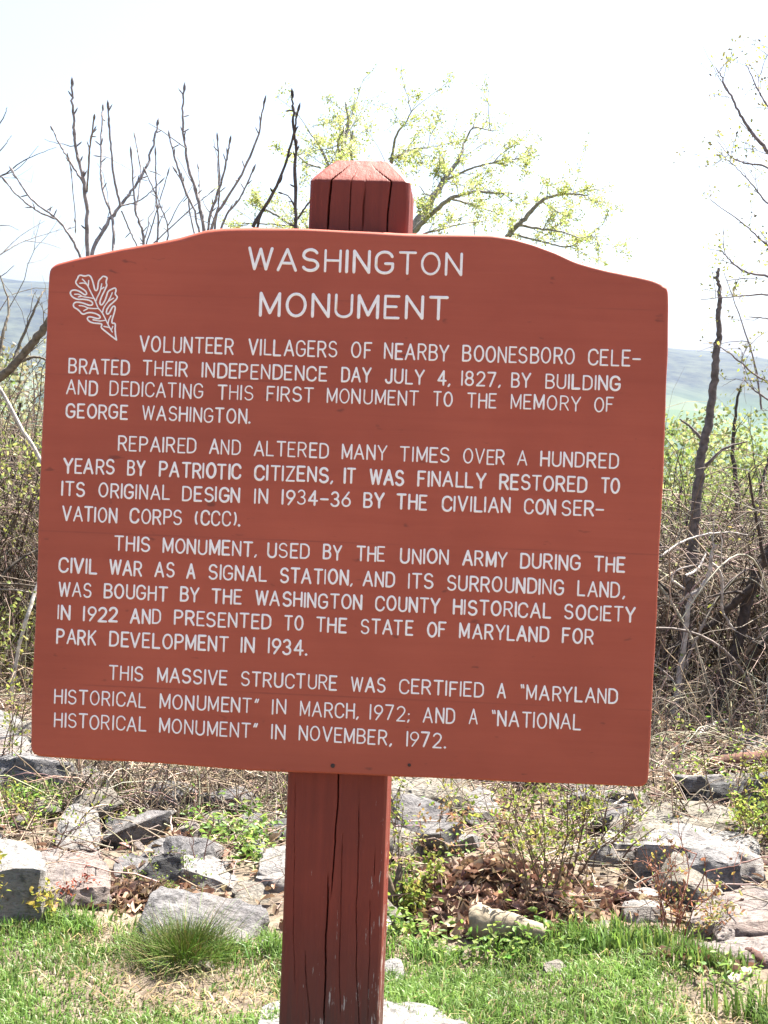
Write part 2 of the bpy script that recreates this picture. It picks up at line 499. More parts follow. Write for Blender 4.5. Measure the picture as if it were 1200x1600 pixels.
wob2 = np.array([noise.noise(Vector((p[0] * 5, p[1] * 5, 9))) for p in ol])
topm = np.clip((nrm[:, 1] - .3) / .4, 0, 1)           # the sawn top edge is rounded over more roughly
cham = 0.0048 + topm * 0.005 + 0.0022 * wob + 0.003 * topm * wob2
ol = ol + nrm * (0.0012 * wob - .0022 * np.clip(wob2 - .25, 0, 1))[:, None]
rings = [(cham, 0.0 * cham), (cham * .62, cham * .10), (cham * .28, cham * .35), (cham * .05, cham * .8), (cham * 0, cham * 1.3),
         (cham * 0, cham * 0 + BT - .006), (cham * 0 + .004, cham * 0 + BT)]
bm = bmesh.new()
rv = []
for ins, w in rings:
    q = ol - nrm * ins[:, None]
    rv.append([bm.verts.new(L3(a[0], ww, a[1])) for a, ww in zip(q, w)])
n_o = len(ol)
for a, b_ in zip(rv[:-1], rv[1:]):
    for i in range(n_o):
        bm.faces.new((a[i], a[(i + 1) % n_o], b_[(i + 1) % n_o], b_[i])).smooth = True
for r_ in (rv[0], rv[-1]):
    ed = [bm.edges.get((r_[i], r_[(i + 1) % n_o])) for i in range(n_o)]
    bmesh.ops.triangle_fill(bm, edges=ed, use_beauty=True, use_dissolve=False)
bmesh.ops.recalc_face_normals(bm, faces=bm.faces)
me = bpy.data.meshes.new('board'); bm.to_mesh(me); bm.free()
seam_v = [0.5 * (uv(60, 828)[1] + uv(1030, 868)[1]) - OFF.z, uv(950, 1107)[1] - OFF.z, uv(540, 640)[1] - OFF.z + 0.05, uv(540, 470)[1] - OFF.z]
me.materials.append(mat_paint('barn_red_board_paint', (0.355, 0.070, 0.037), (0.41, 0.088, 0.047), seam_v))
board = bpy.data.objects.new('board', me); COL.objects.link(board); board.parent = sign

# --- post: a checked timber with a pyramid top; the checks are real grooves
def build_post():
    half = 0.5 * (pr - pl); depth = 0.19
    v_top0 = uv(560, 283, BT)[1]; v_pl = v_top0 + 0.050
    pr_u = [-half + 2 * half * t for t in np.linspace(0, 1, 190)]
    ring = [(u, 0.0, 'f') for u in pr_u]
    ring += [(half, depth * t, 's') for t in np.linspace(0, 1, 40)[1:]]
    ring += [(-u, depth, 'b') for u in np.linspace(-half, half, 12)[1:]]
    ring += [(-half, depth * (1 - t), 's') for t in np.linspace(0, 1, 40)[1:-1]]
    ring = [list(r_) for r_ in ring]
    nr = len(ring)
    xs = np.array([r_[0] for r_ in ring]); ws = np.array([r_[1] for r_ in ring])
    # eased edges
    cx, cw = 0.0, depth / 2
    # cracks: (points (px, py), width m, depth m)
    cr = [([(530, 1180), (528, 1250), (524, 1310), (520, 1370), (517, 1400)], .0020, .010),
          ([(513, 1370), (511, 1420), (509, 1480), (507, 1560), (505, 1620)], .0022, .012),
          ([(561, 1240), (560, 1330), (557, 1420), (556, 1500), (560, 1580), (563, 1640)], .0013, .0040),
          ([(476, 1480), (479, 1540), (483, 1580), (484, 1640)], .0012, .0034),
          ([(586, 1330), (584, 1380)], .0013, .004),
          ([(519, 255), (516, 300), (513, 350), (510, 380)], .0030, .014),
          ([(551, 262), (548, 300), (546, 345), (546, 380)], .0018, .005),
          ([(603, 255), (611, 283), (607, 330), (604, 380)], .0024, .012),
          ([(571, 284), (568, 330), (566, 370)], .0040, .004),
          ([(535, 1300), (533, 1390), (530, 1500), (532, 1600)], .0012, .003),
          ([(578, 1400), (577, 1500), (574, 1600)], .0012, .003),
          ([(462, 1210), (460, 1330), (458, 1450), (461, 1560)], .0011, .002)]
    crk = []
    for pts, cwid, cdep in cr:
        q = np.array([uv(a, b_, BT) for a, b_ in pts]); o = np.argsort(q[:, 1]); crk.append((q[o, 0] - PC, q[o, 1], cwid, cdep))
    rows = list(np.linspace(v_lo - .15, v_top0, 420)) + list(np.linspace(v_top0, v_pl, 16)[1:])
    V, C = [], []
    for v in rows:
        t = max(0.0, (v - v_top0) / (v_pl - v_top0))
        s = 1 - 0.47 * t ** 1.15
        wm = 0.0012 * noise.noise(Vector((v * 3, 1, 0)))
        slant = 0.0
        x = xs * s; w = (ws - cw) * s + cw
        ease = 0.006 + .003 * min(1, max(0, (v - v_top0 + .03) / .03))
        ax = np.clip((np.abs(xs) - (half - ease)) / ease, 0, 1); aw = np.clip((np.abs(ws - cw) - (depth / 2 - ease)) / ease, 0, 1)
        cut = ax * aw * ease * .45
        x = x - np.sign(xs) * cut; w = w - np.sign(ws - cw) * cut
        col = np.ones((nr, 3))
        dw = np.zeros(nr)
        for uc, vc, cwid, cdep in crk:
            if v < vc[0] - .01 or v > vc[-1] + .01: continue
            e = min(1, (v - vc[0] + .01) / .05, (vc[-1] + .01 - v) / .05)
            u0 = np.interp(v, vc, uc) + 0.0010 * noise.noise(Vector((v * 60, cwid * 1e4, 0))) + .0018 * noise.noise(Vector((v * 14, cwid * 1e4, 5)))
            g = np.exp(-((xs - u0 * (s if t > 0 else 1)) / (.42 * cwid * (0.55 + .5 * e))) ** 2) * (ws < .004) * max(e, 0)
            dw += cdep * g
            col *= (1 - 0.72 * np.clip(g * 1.1, 0, 1) * min(1, cdep / .006))[:, None]
        sd = (ws >= .004) & (ws <= depth - .004)
        gside = np.array([abs(noise.noise(Vector((ww * 55, v * 1.3, 7)))) for ww in ws])
        gs = np.clip(1 - gside * 5, 0, 1) * sd
        x = x - np.sign(xs) * gs * .003; col *= (1 - .5 * gs)[:, None]
        if t > 0: col = col * np.array([1.45, 1.9, 2.2])  # cap lightened: sun catching its slopes painted into the colour, plus faded paint
        V.append(np.stack([x + PC - OFF.x + wm, w + dw + BT - OFF.y, np.full(nr, v - OFF.z)], 1)); C.append(col)
    nv = len(rows)
    i = np.arange(nv * nr).reshape(nv, nr)
    f = np.stack([i[:-1], np.roll(i[:-1], -1, 1), np.roll(i[1:], -1, 1), i[1:]], -1).reshape(-1, 4)
    mb = MB(); mb.add(np.concatenate(V), f, np.concatenate(C))
    top = V[-1]; cen = top.mean(0) + np.array([0, 0, .004])
    mb.add(np.vstack([top, cen]), [[k, (k + 1) % nr, nr] for k in range(nr)], (1.45, 1.9, 2.2))  # flat top carries the same painted-in sun and fading
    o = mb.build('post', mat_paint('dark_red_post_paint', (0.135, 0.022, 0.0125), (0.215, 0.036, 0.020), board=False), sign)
    o.data.set_sharp_from_angle(angle=R(32))
    return o
post = build_post()

# --- lettering: single-stroke routed capitals painted white
def arc(cx, cy, rx, ry, a0, a1, n=9):
    t = np.radians(np.linspace(a0, a1, n))
    return [(cx + rx * math.cos(a), cy + ry * math.sin(a)) for a in t]
G = {}
def g(ch, w, *strokes): G[ch] = (w, strokes)
O_ = arc(.31, .5, .31, .5, 90, 450, 25)
g('A', .64, [(0, 0), (.32, 1)], [(.32, 1), (.64, 0)], [(.115, .34), (.525, .34)])
g('B', .54, [(0, 0), (0, 1)], [(0, 1), (.26, 1)] + arc(.27, .765, .23, .235, 90, -90) + [(0, .53)], [(.27, .53)] + arc(.28, .265, .26, .265, 90, -90) + [(0, 0)])
g('C', .58, arc(.32, .68, .28, .32, 15, 90, 7) + arc(.30, .66, .30, .34, 95, 180, 7) + [(0, .34)] + arc(.30, .34, .30, .34, 180, 265, 7) + arc(.32, .32, .28, .32, 270, 345, 7))
g('D', .56, [(0, 0), (0, 1)], [(0, 1), (.22, 1)] + arc(.22, .66, .34, .34, 90, 0) + [(.56, .34)] + arc(.22, .34, .34, .34, 0, -90) + [(0, 0)])
g('E', .46, [(.46, 1), (0, 1)], [(0, 1), (0, 0)], [(0, 0), (.46, 0)], [(0, .52), (.38, .52)])
g('F', .46, [(.46, 1), (0, 1)], [(0, 1), (0, 0)], [(0, .52), (.36, .52)])
g('G', .60, arc(.32, .68, .27, .32, 20, 90, 7) + arc(.30, .66, .30, .34, 95, 180, 7) + [(0, .34)] + arc(.30, .34, .30, .34, 180, 270, 8) + arc(.32, .3, .28, .3, 275, 360, 7), [(.60, .3), (.60, .45)], [(.60, .45), (.34, .45)])
g('H', .54, [(0, 0), (0, 1)], [(.54, 0), (.54, 1)], [(0, .52), (.54, .52)])
g('I', .0, [(0, 0), (0, 1)])
g('J', .40, [(.40, 1), (.40, .24)] + arc(.20, .22, .20, .22, 0, -180, 11))
g('K', .54, [(0, 0), (0, 1)], [(.52, 1), (0, .42)], [(.17, .6), (.54, 0)])
g('L', .46, [(0, 1), (0, 0)], [(0, 0), (.46, 0)])
g('M', .64, [(0, 0), (0, 1)], [(0, 1), (.32, .12)], [(.32, .12), (.64, 1)], [(.64, 1), (.64, 0)])
g('N', .54, [(0, 0), (0, 1)], [(0, 1), (.54, 0)], [(.54, 0), (.54, 1)])
g('O', .62, O_)
g('P', .52, [(0, 0), (0, 1)], [(0, 1), (.26, 1)] + arc(.27, .735, .25, .265, 90, -90) + [(0, .47)])
g('R', .54, [(0, 0), (0, 1)], [(0, 1), (.26, 1)] + arc(.27, .74, .25, .26, 90, -90) + [(0, .48)], [(.27, .48), (.54, 0)])
g('S', .54, arc(.27, .74, .25, .26, 25, 180, 12) + arc(.27, .74, .26, .23, 190, 262, 5) + arc(.27, .26, .27, .25, 82, 0, 6) + arc(.27, .26, .27, .26, -5, -155, 12))
g('T', .56, [(0, 1), (.56, 1)], [(.28, 1), (.28, 0)])
g('U', .54, [(0, 1), (0, .28)] + arc(.27, .28, .27, .28, 180, 360, 13) + [(.54, 1)])
g('V', .60, [(0, 1), (.30, 0)], [(.30, 0), (.60, 1)])
g('W', .82, [(0, 1), (.2, 0)], [(.2, 0), (.41, .96)], [(.41, .96), (.62, 0)], [(.62, 0), (.82, 1)])
g('Y', .60, [(0, 1), (.30, .46)], [(.60, 1), (.30, .46)], [(.30, .46), (.30, 0)])
g('Z', .52, [(0, 1), (.52, 1)], [(.52, 1), (0, 0)], [(0, 0), (.52, 0)])
g('1', .0, [(0, 0), (0, 1)])
g('2', .52, arc(.26, .74, .25, .26, 165, 0, 10) + [(.50, .66), (.40, .46), (0, 0)], [(0, 0), (.52, 0)])
g('3', .50, arc(.24, .755, .22, .245, 155, -90, 13), arc(.24, .255, .26, .255, 90, -155, 13))
g('4', .56, [(.40, 0), (.40, 1)], [(.40, 1), (0, .30)], [(0, .30), (.56, .30)])
g('6', .52, [(.42, 1), (.10, .52)] + arc(.26, .29, .26, .29, 150, 510, 21))
g('7', .50, [(0, 1), (.50, 1)], [(.50, 1), (.16, 0)])
g('8', .52, arc(.26, .755, .22, .245, 90, 450, 19), arc(.26, .26, .26, .26, 90, 450, 19))
g('9', .52, [(.12, 0), (.44, .5)] + arc(.26, .71, .26, .29, -30, 330, 21))
g('-', .46, [(0, .46), (.46, .46)])
g('.', .06, [(.0, .03), (.06, .03)], [(.03, .0), (.03, .06)])
g(',', .09, [(.08, .06), (0, -.08)])
g(';', .09, [(.06, .05), (.0, -.09)], [(.04, .46), (.07, .46)])
g('(', .18, arc(.34, .5, .34, .60, 135, 225, 9))
g(')', .18, arc(-.16, .5, .34, .60, 45, -45, 9))
g('"', .22, [(.02, 1), (.06, .80)], [(.16, 1), (.20, .80)])      # opening marks
g("'", .22, [(.08, 1), (.0, .78)], [(.22, 1), (.14, .78)])        # closing marks

def stroke(mb, pts, rad, hgt=0.0011):
    """a flattened bead along a board-local (u, v) polyline with round ends"""
    P = np.asarray(pts, float)
    d0 = P[0] - P[1]; d0 /= np.linalg.norm(d0) + 1e-12
    d1 = P[-1] - P[-2]; d1 /= np.linalg.norm(d1) + 1e-12
    Q = np.vstack([P[0] + d0 * rad, P[0] + d0 * rad * .75, P, P[-1] + d1 * rad * .75, P[-1] + d1 * rad])
    rr = np.concatenate([[.02, .66], np.ones(len(P)), [.66, .02]])
    if len(P) > 3:
        rr[2:-2] *= 1 + 0.10 * np.array([noise.noise(Vector((p[0] * 150, p[1] * 150, 2))) for p in P])
    T = np.gradient(Q, axis=0); T /= np.linalg.norm(T, axis=1, keepdims=True) + 1e-12
    S = np.stack([-T[:, 1], T[:, 0]], 1)
    prof = [(-1, .0005), (-.86, -.55), (-.45, -.92), (0, -1), (.45, -.92), (.86, -.55), (1, .0005)]
    V = []
    for (q, s, r_) in zip(Q, S, rr):
        for a, h in prof:
            V.append(L3(q[0] + s[0] * a * rad * r_, h * hgt * min(1, r_ + .2), q[1] + s[1] * a * rad * r_))
    k = len(prof); n = len(Q)
    i = np.arange(n * k).reshape(n, k)
    f = np.stack([i[:-1, :-1], i[:-1, 1:], i[1:, 1:], i[1:, :-1]], -1).reshape(-1, 4)
    mb.add(V, f)

def word(mb, text, u0, v0, u1, v1, h0, h1, rad):
    adv, x = [], 0.0
    gap = 0.255
    for i, ch in enumerate(text):
        w = G[ch][0]
        if i: x += gap * (0.95 if ch in '.,;' else 1)
        adv.append(x); x += w
    sc = (u1 - u0 - 2 * rad) / max(x, .05)
    if len(text) == 1 and x < .1: sc = h0
    for ch, a in zip(text, adv):
        w = G[ch][0]
        jr = rad * (1 + rng.normal() * 0.09)
        ju, jv = rng.normal() * 0.0005, rng.normal() * 0.0005
        for st in G[ch][1]:
            P = []
            for (gx_, gy_) in st:
                uu = u0 + rad + (a + gx_) * sc
                t = (uu - u0) / max(u1 - u0, 1e-6)
                hh = h0 + (h1 - h0) * t
                P.append((uu + ju + (gy_ - .5) * 0.0, v0 + (v1 - v0) * t + rad + gy_ * (hh - 2 * rad) + jv))
            if len(P) == 2:
                (a0, b0), (a1, b1) = P
                P = [(a0 + (a1 - a0) * t, b0 + (b1 - b0) * t) for t in np.linspace(0, 1, 5)]
            stroke(mb, P, jr)

def line(mb, words, y0t, y0b, y1t, y1b, rad_px):
    x0, x1 = words[0][1], words[-1][2]
    A, At = uv(x0, y0b), uv(x0, y0t); B, Bt = uv(x1, y1b), uv(x1, y1t)
    for t, a, b_ in words:
        fa, fb = (a - x0) / (x1 - x0), (b_ - x0) / (x1 - x0)
        pa, pb = uv(a, y0b + (y1b - y0b) * fa), uv(b_, y0b + (y1b - y0b) * fb)
        va = A[1] + (B[1] - A[1]) * fa; vb = A[1] + (B[1] - A[1]) * fb
        h0 = (At[1] - A[1]); h1 = (Bt[1] - B[1])
        word(mb, t, pa[0], va, pb[0], vb, h0 + (h1 - h0) * fa, h0 + (h1 - h0) * fb, rad_px * 0.00110)

m_white, nt_, b_w, o_w = nodes_of('white_lettering_paint')
tcw = N(nt_, 'ShaderNodeTexCoord'); nw = N(nt_, 'ShaderNodeTexNoise', Scale=120.0, Detail=4.0)
nt_.links.new(tcw.outputs['Object'], nw.inputs['Vector'])
nt_.links.new(ramp(nt_, [(0.3, (0.82, 0.79, 0.75)), (0.55, (0.90, 0.885, 0.85))], nw.outputs[0]).outputs[0], b_w.inputs['Base Color'])
b_w.inputs['Roughness'].default_value = 0.5

PARAS = [
 ('title lettering', [
  ([('WASHINGTON', 386, 723)], 385.5, 422.5, 394.5, 432, 2.55),
  ([('MONUMENT', 404.5, 699.5)], 455.5, 494.5, 463, 501, 2.5)]),
 ('first paragraph of lettering', [
  ([('VOLUNTEER', 218, 365), ('VILLAGERS', 388, 527), ('OF', 548.5, 580), ('NEARBY', 600, 702), ('BOONESBORO', 722, 897.5), ('CELE-', 918, 1001)], 524, 550, 547, 573.5, 1.55),
  ([('BRATED', 106.5, 202.5), ('THEIR', 223, 293), ('INDEPENDENCE', 315, 511), ('DAY', 532, 580), ('JULY', 601, 663), ('4,', 683, 704), ('1827,', 720, 782), ('BY', 798, 829.5), ('BUILDING', 851, 969.5)], 559, 583.5, 587, 611, 1.6),
  ([('AND', 103, 152), ('DEDICATING', 171, 317), ('THIS', 339, 395.5), ('FIRST', 416, 490), ('MONUMENT', 510, 654), ('TO', 676.5, 706.5), ('THE', 729.5, 776), ('MEMORY', 798, 907.5), ('OF', 927.5, 958.5)], 592.5, 616.5, 620.5, 644.5, 1.4),
  ([('GEORGE', 102.5, 199.5), ('WASHINGTON.', 221, 392)], 629.5, 653, 638.5, 663, 1.65)]),
 ('second paragraph of lettering', [
  ([('REPAIRED', 184, 307), ('AND', 326, 375.5), ('ALTERED', 396, 513), ('MANY', 533, 605), ('TIMES', 624.5, 702.5), ('OVER', 722.5, 789), ('A', 808.5, 825), ('HUNDRED', 844, 966.5)], 680, 704.5, 709, 733.5, 1.5),
  ([('YEARS', 98, 179), ('BY', 198, 226.5), ('PATRIOTIC', 248, 377), ('CITIZENS,', 397, 521), ('IT', 536.5, 555.5), ('WAS', 577, 631), ('FINALLY', 652, 759), ('RESTORED', 779, 917.5), ('TO', 938, 968.5)], 714.5, 739.5, 746.5, 772, 1.85),
  ([('ITS', 96, 132.5), ('ORIGINAL', 153, 265), ('DESIGN', 284.5, 375.5), ('IN', 397, 418.5), ('1934-36', 440, 548), ('BY', 567, 600), ('THE', 619, 667), ('CIVILIAN', 690, 797.5), ('CON', 818, 869), ('SER-', 876.5, 944.5)], 751.5, 775.5, 783, 808.5, 1.75),
  ([('VATION', 96, 183), ('CORPS', 202.5, 285), ('(CCC).', 304, 375)], 790.5, 815, 798.5, 823.5, 1.7)]),
 ('third paragraph of lettering', [
  ([('THIS', 178, 234), ('MONUMENT,', 253, 402), ('USED', 417, 484), ('BY', 504, 534), ('THE', 556, 602.5), ('UNION', 624.5, 701.5), ('ARMY', 722, 793), ('DURING', 812, 907), ('THE', 927.5, 977)], 836.5, 861, 870, 895, 1.75),
  ([('CIVIL', 91, 152), ('WAR', 170, 222), ('AS', 241, 272), ('A', 291, 305.5), ('SIGNAL', 325, 417), ('STATION,', 437, 551), ('AND', 566, 617), ('ITS', 637, 677), ('SURROUNDING', 697.5, 881), ('LAND,', 901.5, 976)], 870.5, 895, 909.5, 935, 1.75),
  ([('WAS', 91, 143), ('BOUGHT', 161.5, 262), ('BY', 280, 311), ('THE', 330, 377.5), ('WASHINGTON', 398, 566), ('COUNTY', 586, 688), ('HISTORICAL', 707.5, 861), ('SOCIETY', 881.5, 992)], 908, 932, 948, 973, 1.75),
  ([('IN', 89, 110), ('1922', 130, 184), ('AND', 203, 251.5), ('PRESENTED', 271, 423.5), ('TO', 444, 473.5), ('THE', 493, 541.5), ('STATE', 563, 644.5), ('OF', 666, 697), ('MARYLAND', 718, 857.5), ('FOR', 878, 927)], 944.5, 968.5, 982.5, 1007.5, 1.75),
  ([('PARK', 88, 150), ('DEVELOPMENT', 170, 357), ('IN', 375, 397.5), ('1934.', 418, 480.5)], 982, 1006.5, 999.5, 1025, 1.75)]),
 ('last paragraph of lettering', [
  ([('THIS', 170, 224), ('MASSIVE', 245, 355.5), ('STRUCTURE', 376, 527), ('WAS', 548, 602), ('CERTIFIED', 622.5, 755.5), ('A', 776, 790.5), ('"MARYLAND', 812, 965)], 1038.5, 1062.5, 1076, 1100.5, 1.6),
  ([('HISTORICAL', 84.5, 229), ("MONUMENT'", 249.5, 404), ('IN', 424.5, 446.5), ('MARCH,', 468, 561), ('1972;', 577.5, 640.5), ('AND', 661, 711), ('A', 731.5, 746), ('"NATIONAL', 767, 908)], 1075.5, 1099, 1116, 1141.5, 1.45),
  ([('HISTORICAL', 84, 228.5), ("MONUMENT'", 248, 402), ('IN', 423, 445.5), ('NOVEMBER,', 466, 612), ('1972.', 634, 696.5)], 1112.5, 1136, 1145.5, 1170, 1.45)]),
]
for nm, lines in PARAS:
    mb = MB()
    for ln in lines: line(mb, *ln)
    o = mb.build('lettering', m_white, board)
    o['label'] = 'white routed ' + nm

# --- oak leaf emblem (outline and veins, traced at 12x)
def lf(pts):
    return [uv(100 + a / 12.0, 420 + b_ / 12.0) for a, b_ in pts]
leaf_out = [(985, 1335), (965, 1235), (958, 1130), (965, 1030), (945, 1010), (905, 1035), (893, 1010), (905, 940), (935, 850), (960, 750), (960, 700),
            (935, 688), (905, 715), (880, 770), (850, 830), (815, 865), (790, 830), (800, 770), (850, 690), (920, 630), (985, 570), (1008, 520),
            (960, 490), (955, 455), (980, 410), (975, 365), (950, 352), (910, 378), (850, 400), (815, 440), (800, 510), (770, 590), (730, 660),
            (700, 690), (675, 670), (672, 610), (700, 530), (750, 430), (790, 340), (810, 305), (785, 265), (795, 210), (815, 165), (795, 148),
            (760, 150), (730, 128), (700, 175), (655, 210), (640, 270), (635, 350), (620, 410), (595, 420), (575, 395), (560, 320), (535, 220),
            (500, 140), (455, 112), (420, 135), (380, 140), (330, 120), (280, 120), (262, 150), (255, 195), (215, 235), (220, 270), (270, 330),
            (340, 370), (400, 410), (430, 455), (425, 490), (395, 495), (340, 455), (280, 415), (200, 395), (140, 405), (112, 440), (130, 500),
            (180, 545), (260, 575), (350, 570), (440, 580), (510, 605), (545, 640), (535, 680), (490, 690), (420, 665), (330, 635), (240, 622),
            (190, 635), (168, 675), (185, 725), (250, 755), (300, 800), (330, 845), (375, 855), (430, 825), (500, 818), (580, 835), (650, 865),
            (690, 905), (670, 935), (620, 935), (540, 910), (470, 895), (430, 915), (440, 955), (490, 1000), (570, 1020), (660, 1025), (725, 1035), (690, 1080), (700, 1110), (780, 1175), (880, 1255), (985, 1335)]
mb = MB()
q = np.array(lf(leaf_out))
dd = np.concatenate([[0], np.cumsum(np.linalg.norm(np.diff(q, axis=0), axis=1))])
tt = np.linspace(0, dd[-1], 330)
q = np.stack([np.interp(tt, dd, q[:, 0]), np.interp(tt, dd, q[:, 1])], 1)
for _ in range(2): q[1:-1] = .25 * q[:-2] + .5 * q[1:-1] + .25 * q[2:]
stroke(mb, q, .00155)
for vein in ([(905, 1185), (850, 1090), (790, 970), (720, 830), (640, 730), (590, 610), (545, 520), (470, 370), (440, 310), (390, 240), (345, 195)],
             [(455, 330), (462, 220)], [(420, 285), (370, 268), (295, 272)], [(575, 560), (470, 540), (350, 520), (280, 480), (200, 478)], [(330, 515), (268, 528)],
             [(600, 600), (625, 530), (670, 440), (690, 370), (708, 280)], [(690, 385), (748, 348)], [(640, 745), (550, 745), (460, 735), (370, 700), (285, 690)],
             [(460, 735), (370, 788)], [(720, 825), (750, 720), (820, 620), (870, 530), (905, 450)], [(825, 615), (870, 585), (928, 550)],
             [(780, 965), (680, 978), (620, 970), (545, 955)], [(825, 1040), (840, 960), (880, 880)], [(845, 1100), (750, 1080)], [(885, 1150), (915, 1080)]):
    v = lf(vein)
    v = [tuple(x) for x in spline([(a[0], a[1], 0) for a in v], max(6, len(v) * 4))[:, :2]]
    stroke(mb, v, .00125)
o = mb.build('leaf_emblem', m_white, board)
o['label'] = 'white outlined oak leaf emblem'

# --- two bolt heads and a chip in the lower edge
m_bolt = mat_attr('dark_bolt', rough=.6)
for (bx, by, br, nm) in ((520, 1196.5, .0042, 'bolt'), (639.5, 1195.5, .0032, 'bolt')):
    c = uv(bx, by); mb = MB()
    t = np.linspace(0, 2 * np.pi, 17)[:-1]
    rr_ = [(1.0, .0004), (.95, -.0016), (.6, -.0022), (.0, -.0016)]
    V = [L3(c[0] + br * (1.9 if br > .005 else 1) * r_ * math.cos(a), w, c[1] + br * r_ * math.sin(a)) for r_, w in rr_ for a in t]
    i = np.arange(64).reshape(4, 16)
    mb.add(V, np.stack([i[:-1], np.roll(i[:-1], -1, 1), np.roll(i[1:], -1, 1), i[1:]], -1).reshape(-1, 4), (.045, .03, .026))
    mb.build(nm, m_bolt, board)

# ------------------------------------------------------------------ rocks
def rock(label, mat, pts, rough=0.012, cuts=3, thick=None, foot=None, slope=.5, group=None, name='rock', cat='rock', sink=0.06, back=0.0, bevel=0.006, seed=None):
    """angular stone: hull of points (px, py, metres behind its front foot), sunk into the soil"""
    low = max(pts, key=lambda p: p[1] - p[2] * 60)
    base = ground_at(*(foot or low[:2]))
    P = []
    for (a, b_, d) in pts:
        far = ground_at(a, b_).y - base.y
        if d > 0 and not foot: d = max(0.0, min(d, slope * far))
        p = at(a, b_, base.y + d)
        P.append(p)
        P.append(Vector((p.x, p.y, Hs(p.x, p.y) - sink)) if thick is None else p - Vector((0, 0, thick)))
        if back: P.append(Vector((p.x * 1.0, p.y + back, p.z - .3 * max(0, p.z - base.z))))
    c = sum(P, Vector()) / len(P)
    org = Vector((c.x, c.y, Hs(c.x, c.y)))
    bm = bmesh.new()
    for p in P: bm.verts.new(p - org)
    r_ = bmesh.ops.convex_hull(bm, input=bm.verts)
    dead = [e for e in r_['geom_interior'] + r_['geom_unused'] if isinstance(e, bmesh.types.BMVert)]
    bmesh.ops.delete(bm, geom=list(set(dead)), context='VERTS')
    rr_ = random.Random(int(abs(org.x * 991 + org.y * 577)) + len(label))
    for _ in range(5):                         # knock off corners so the stone breaks into facets
        d = Vector((rr_.gauss(0, 1), rr_.gauss(0, 1), abs(rr_.gauss(0, .8)))).normalized()
        hi_ = max(v.co.dot(d) for v in bm.verts); lo_ = min(v.co.dot(d) for v in bm.verts)
        bmesh.ops.bisect_plane(bm, geom=bm.verts[:] + bm.edges[:] + bm.faces[:], plane_co=d * (hi_ - (hi_ - lo_) * rr_.uniform(.01, .06)), plane_no=d, clear_outer=True)
        r2_ = bmesh.ops.convex_hull(bm, input=bm.verts)
        dead = [e for e in r2_['geom_interior'] + r2_['geom_unused'] if isinstance(e, bmesh.types.BMVert)]
        bmesh.ops.delete(bm, geom=list(set(dead)), context='VERTS')
    bmesh.ops.dissolve_limit(bm, angle_limit=R(6), verts=bm.verts, edges=bm.edges)
    if bevel:
        bmesh.ops.bevel(bm, geom=bm.edges[:] , offset=bevel, segments=1, affect='EDGES', profile=.5, clamp_overlap=True)
    bmesh.ops.triangulate(bm, faces=bm.faces)
    bmesh.ops.remove_doubles(bm, verts=bm.verts, dist=.0015)
    size = max((max(v.co[k] for v in bm.verts) - min(v.co[k] for v in bm.verts)) for k in range(3))
    target = max(.011, size / 42)
    for _ in range(7):
        long = [e for e in bm.edges if e.calc_length() > target * 1.6]
        if not long or len(bm.verts) > 9000: break
        bmesh.ops.subdivide_edges(bm, edges=long, cuts=1)
        bmesh.ops.triangulate(bm, faces=[f for f in bm.faces if len(f.verts) > 3])
    bm.normal_update()
    sd = Vector((org.x * 7.1, org.y * 5.3, (seed or 0) * 3.1))
    k = min(1.0, size / .3)
    mv = []
    for v in bm.verts:
        q = v.co + sd
        a = noise.fractal(q * 7, .9, 2.1, 4) * rough * 1.3 * k
        # ledges along the bedding
        lay = (q.z * 1.0 + q.x * .25 + .1 * noise.noise(q * 5)) * 26
        a += (abs((lay % 1) - .5) - .25) * rough * .5 * k
        cell = noise.noise(q * 22) * rough * .35
        mv.append(v.normal * (a + cell))
    for v, d in zip(bm.verts, mv): v.co += d
    me = bpy.data.meshes.new(name); bm.to_mesh(me); bm.free()
    me.polygons.foreach_set('use_smooth', [True] * len(me.polygons))
    me.set_sharp_from_angle(angle=R(28))
    me.materials.append(ROCK[mat])
    o = bpy.data.objects.new(name, me); COL.objects.link(o); o.location = org
    return tag(o, label, cat, group)

GL, GR = 'rocks of the stony bank left of the post', 'rocks of the stony bank right of the post'
# left bank
rock('white sunlit boulder rising behind the lower left corner of the sign', 'pale',
     [(-60, 1120, .35), (0, 1104, .5), (25, 1112, .5), (60, 1140, .4), (90, 1190, .2), (60, 1205, .0), (0, 1180, .1), (-60, 1190, .0)], slope=0.65, group=GL)
rock('dark grey shaded boulder jutting out beneath the lower left corner of the sign', 'grey',
     [(-50, 1196, .12), (30, 1182, .06), (60, 1194, .05), (30, 1176, .4), (118, 1198, .06), (118, 1190, .4), (122, 1215, .05), (95, 1238, .02), (0, 1252, 0), (-50, 1250, 0)], group=GL)
rock('small pinkish slab lying on the boulder at the left picture edge', 'pink',
     [(-30, 1165, .15), (10, 1155, .2), (30, 1172, .1), (20, 1186, 0), (-30, 1188, 0)], group=GL, cuts=2)
rock('tall pale slab standing upright behind the pinkish creviced rock', 'pale',
     [(100, 1270, .25), (118, 1254, .3), (148, 1262, .3), (157, 1280, .2), (157, 1325, .05), (130, 1335, 0), (88, 1338, 0), (92, 1300, .12)], slope=0.62, group=GL)
rock('small dark wedge stone among dry stems beside the tall pale slab', 'dark', [(160, 1268, .1), (172, 1262, .1), (184, 1285, .05), (181, 1304, 0), (168, 1296, 0)], group=GL)
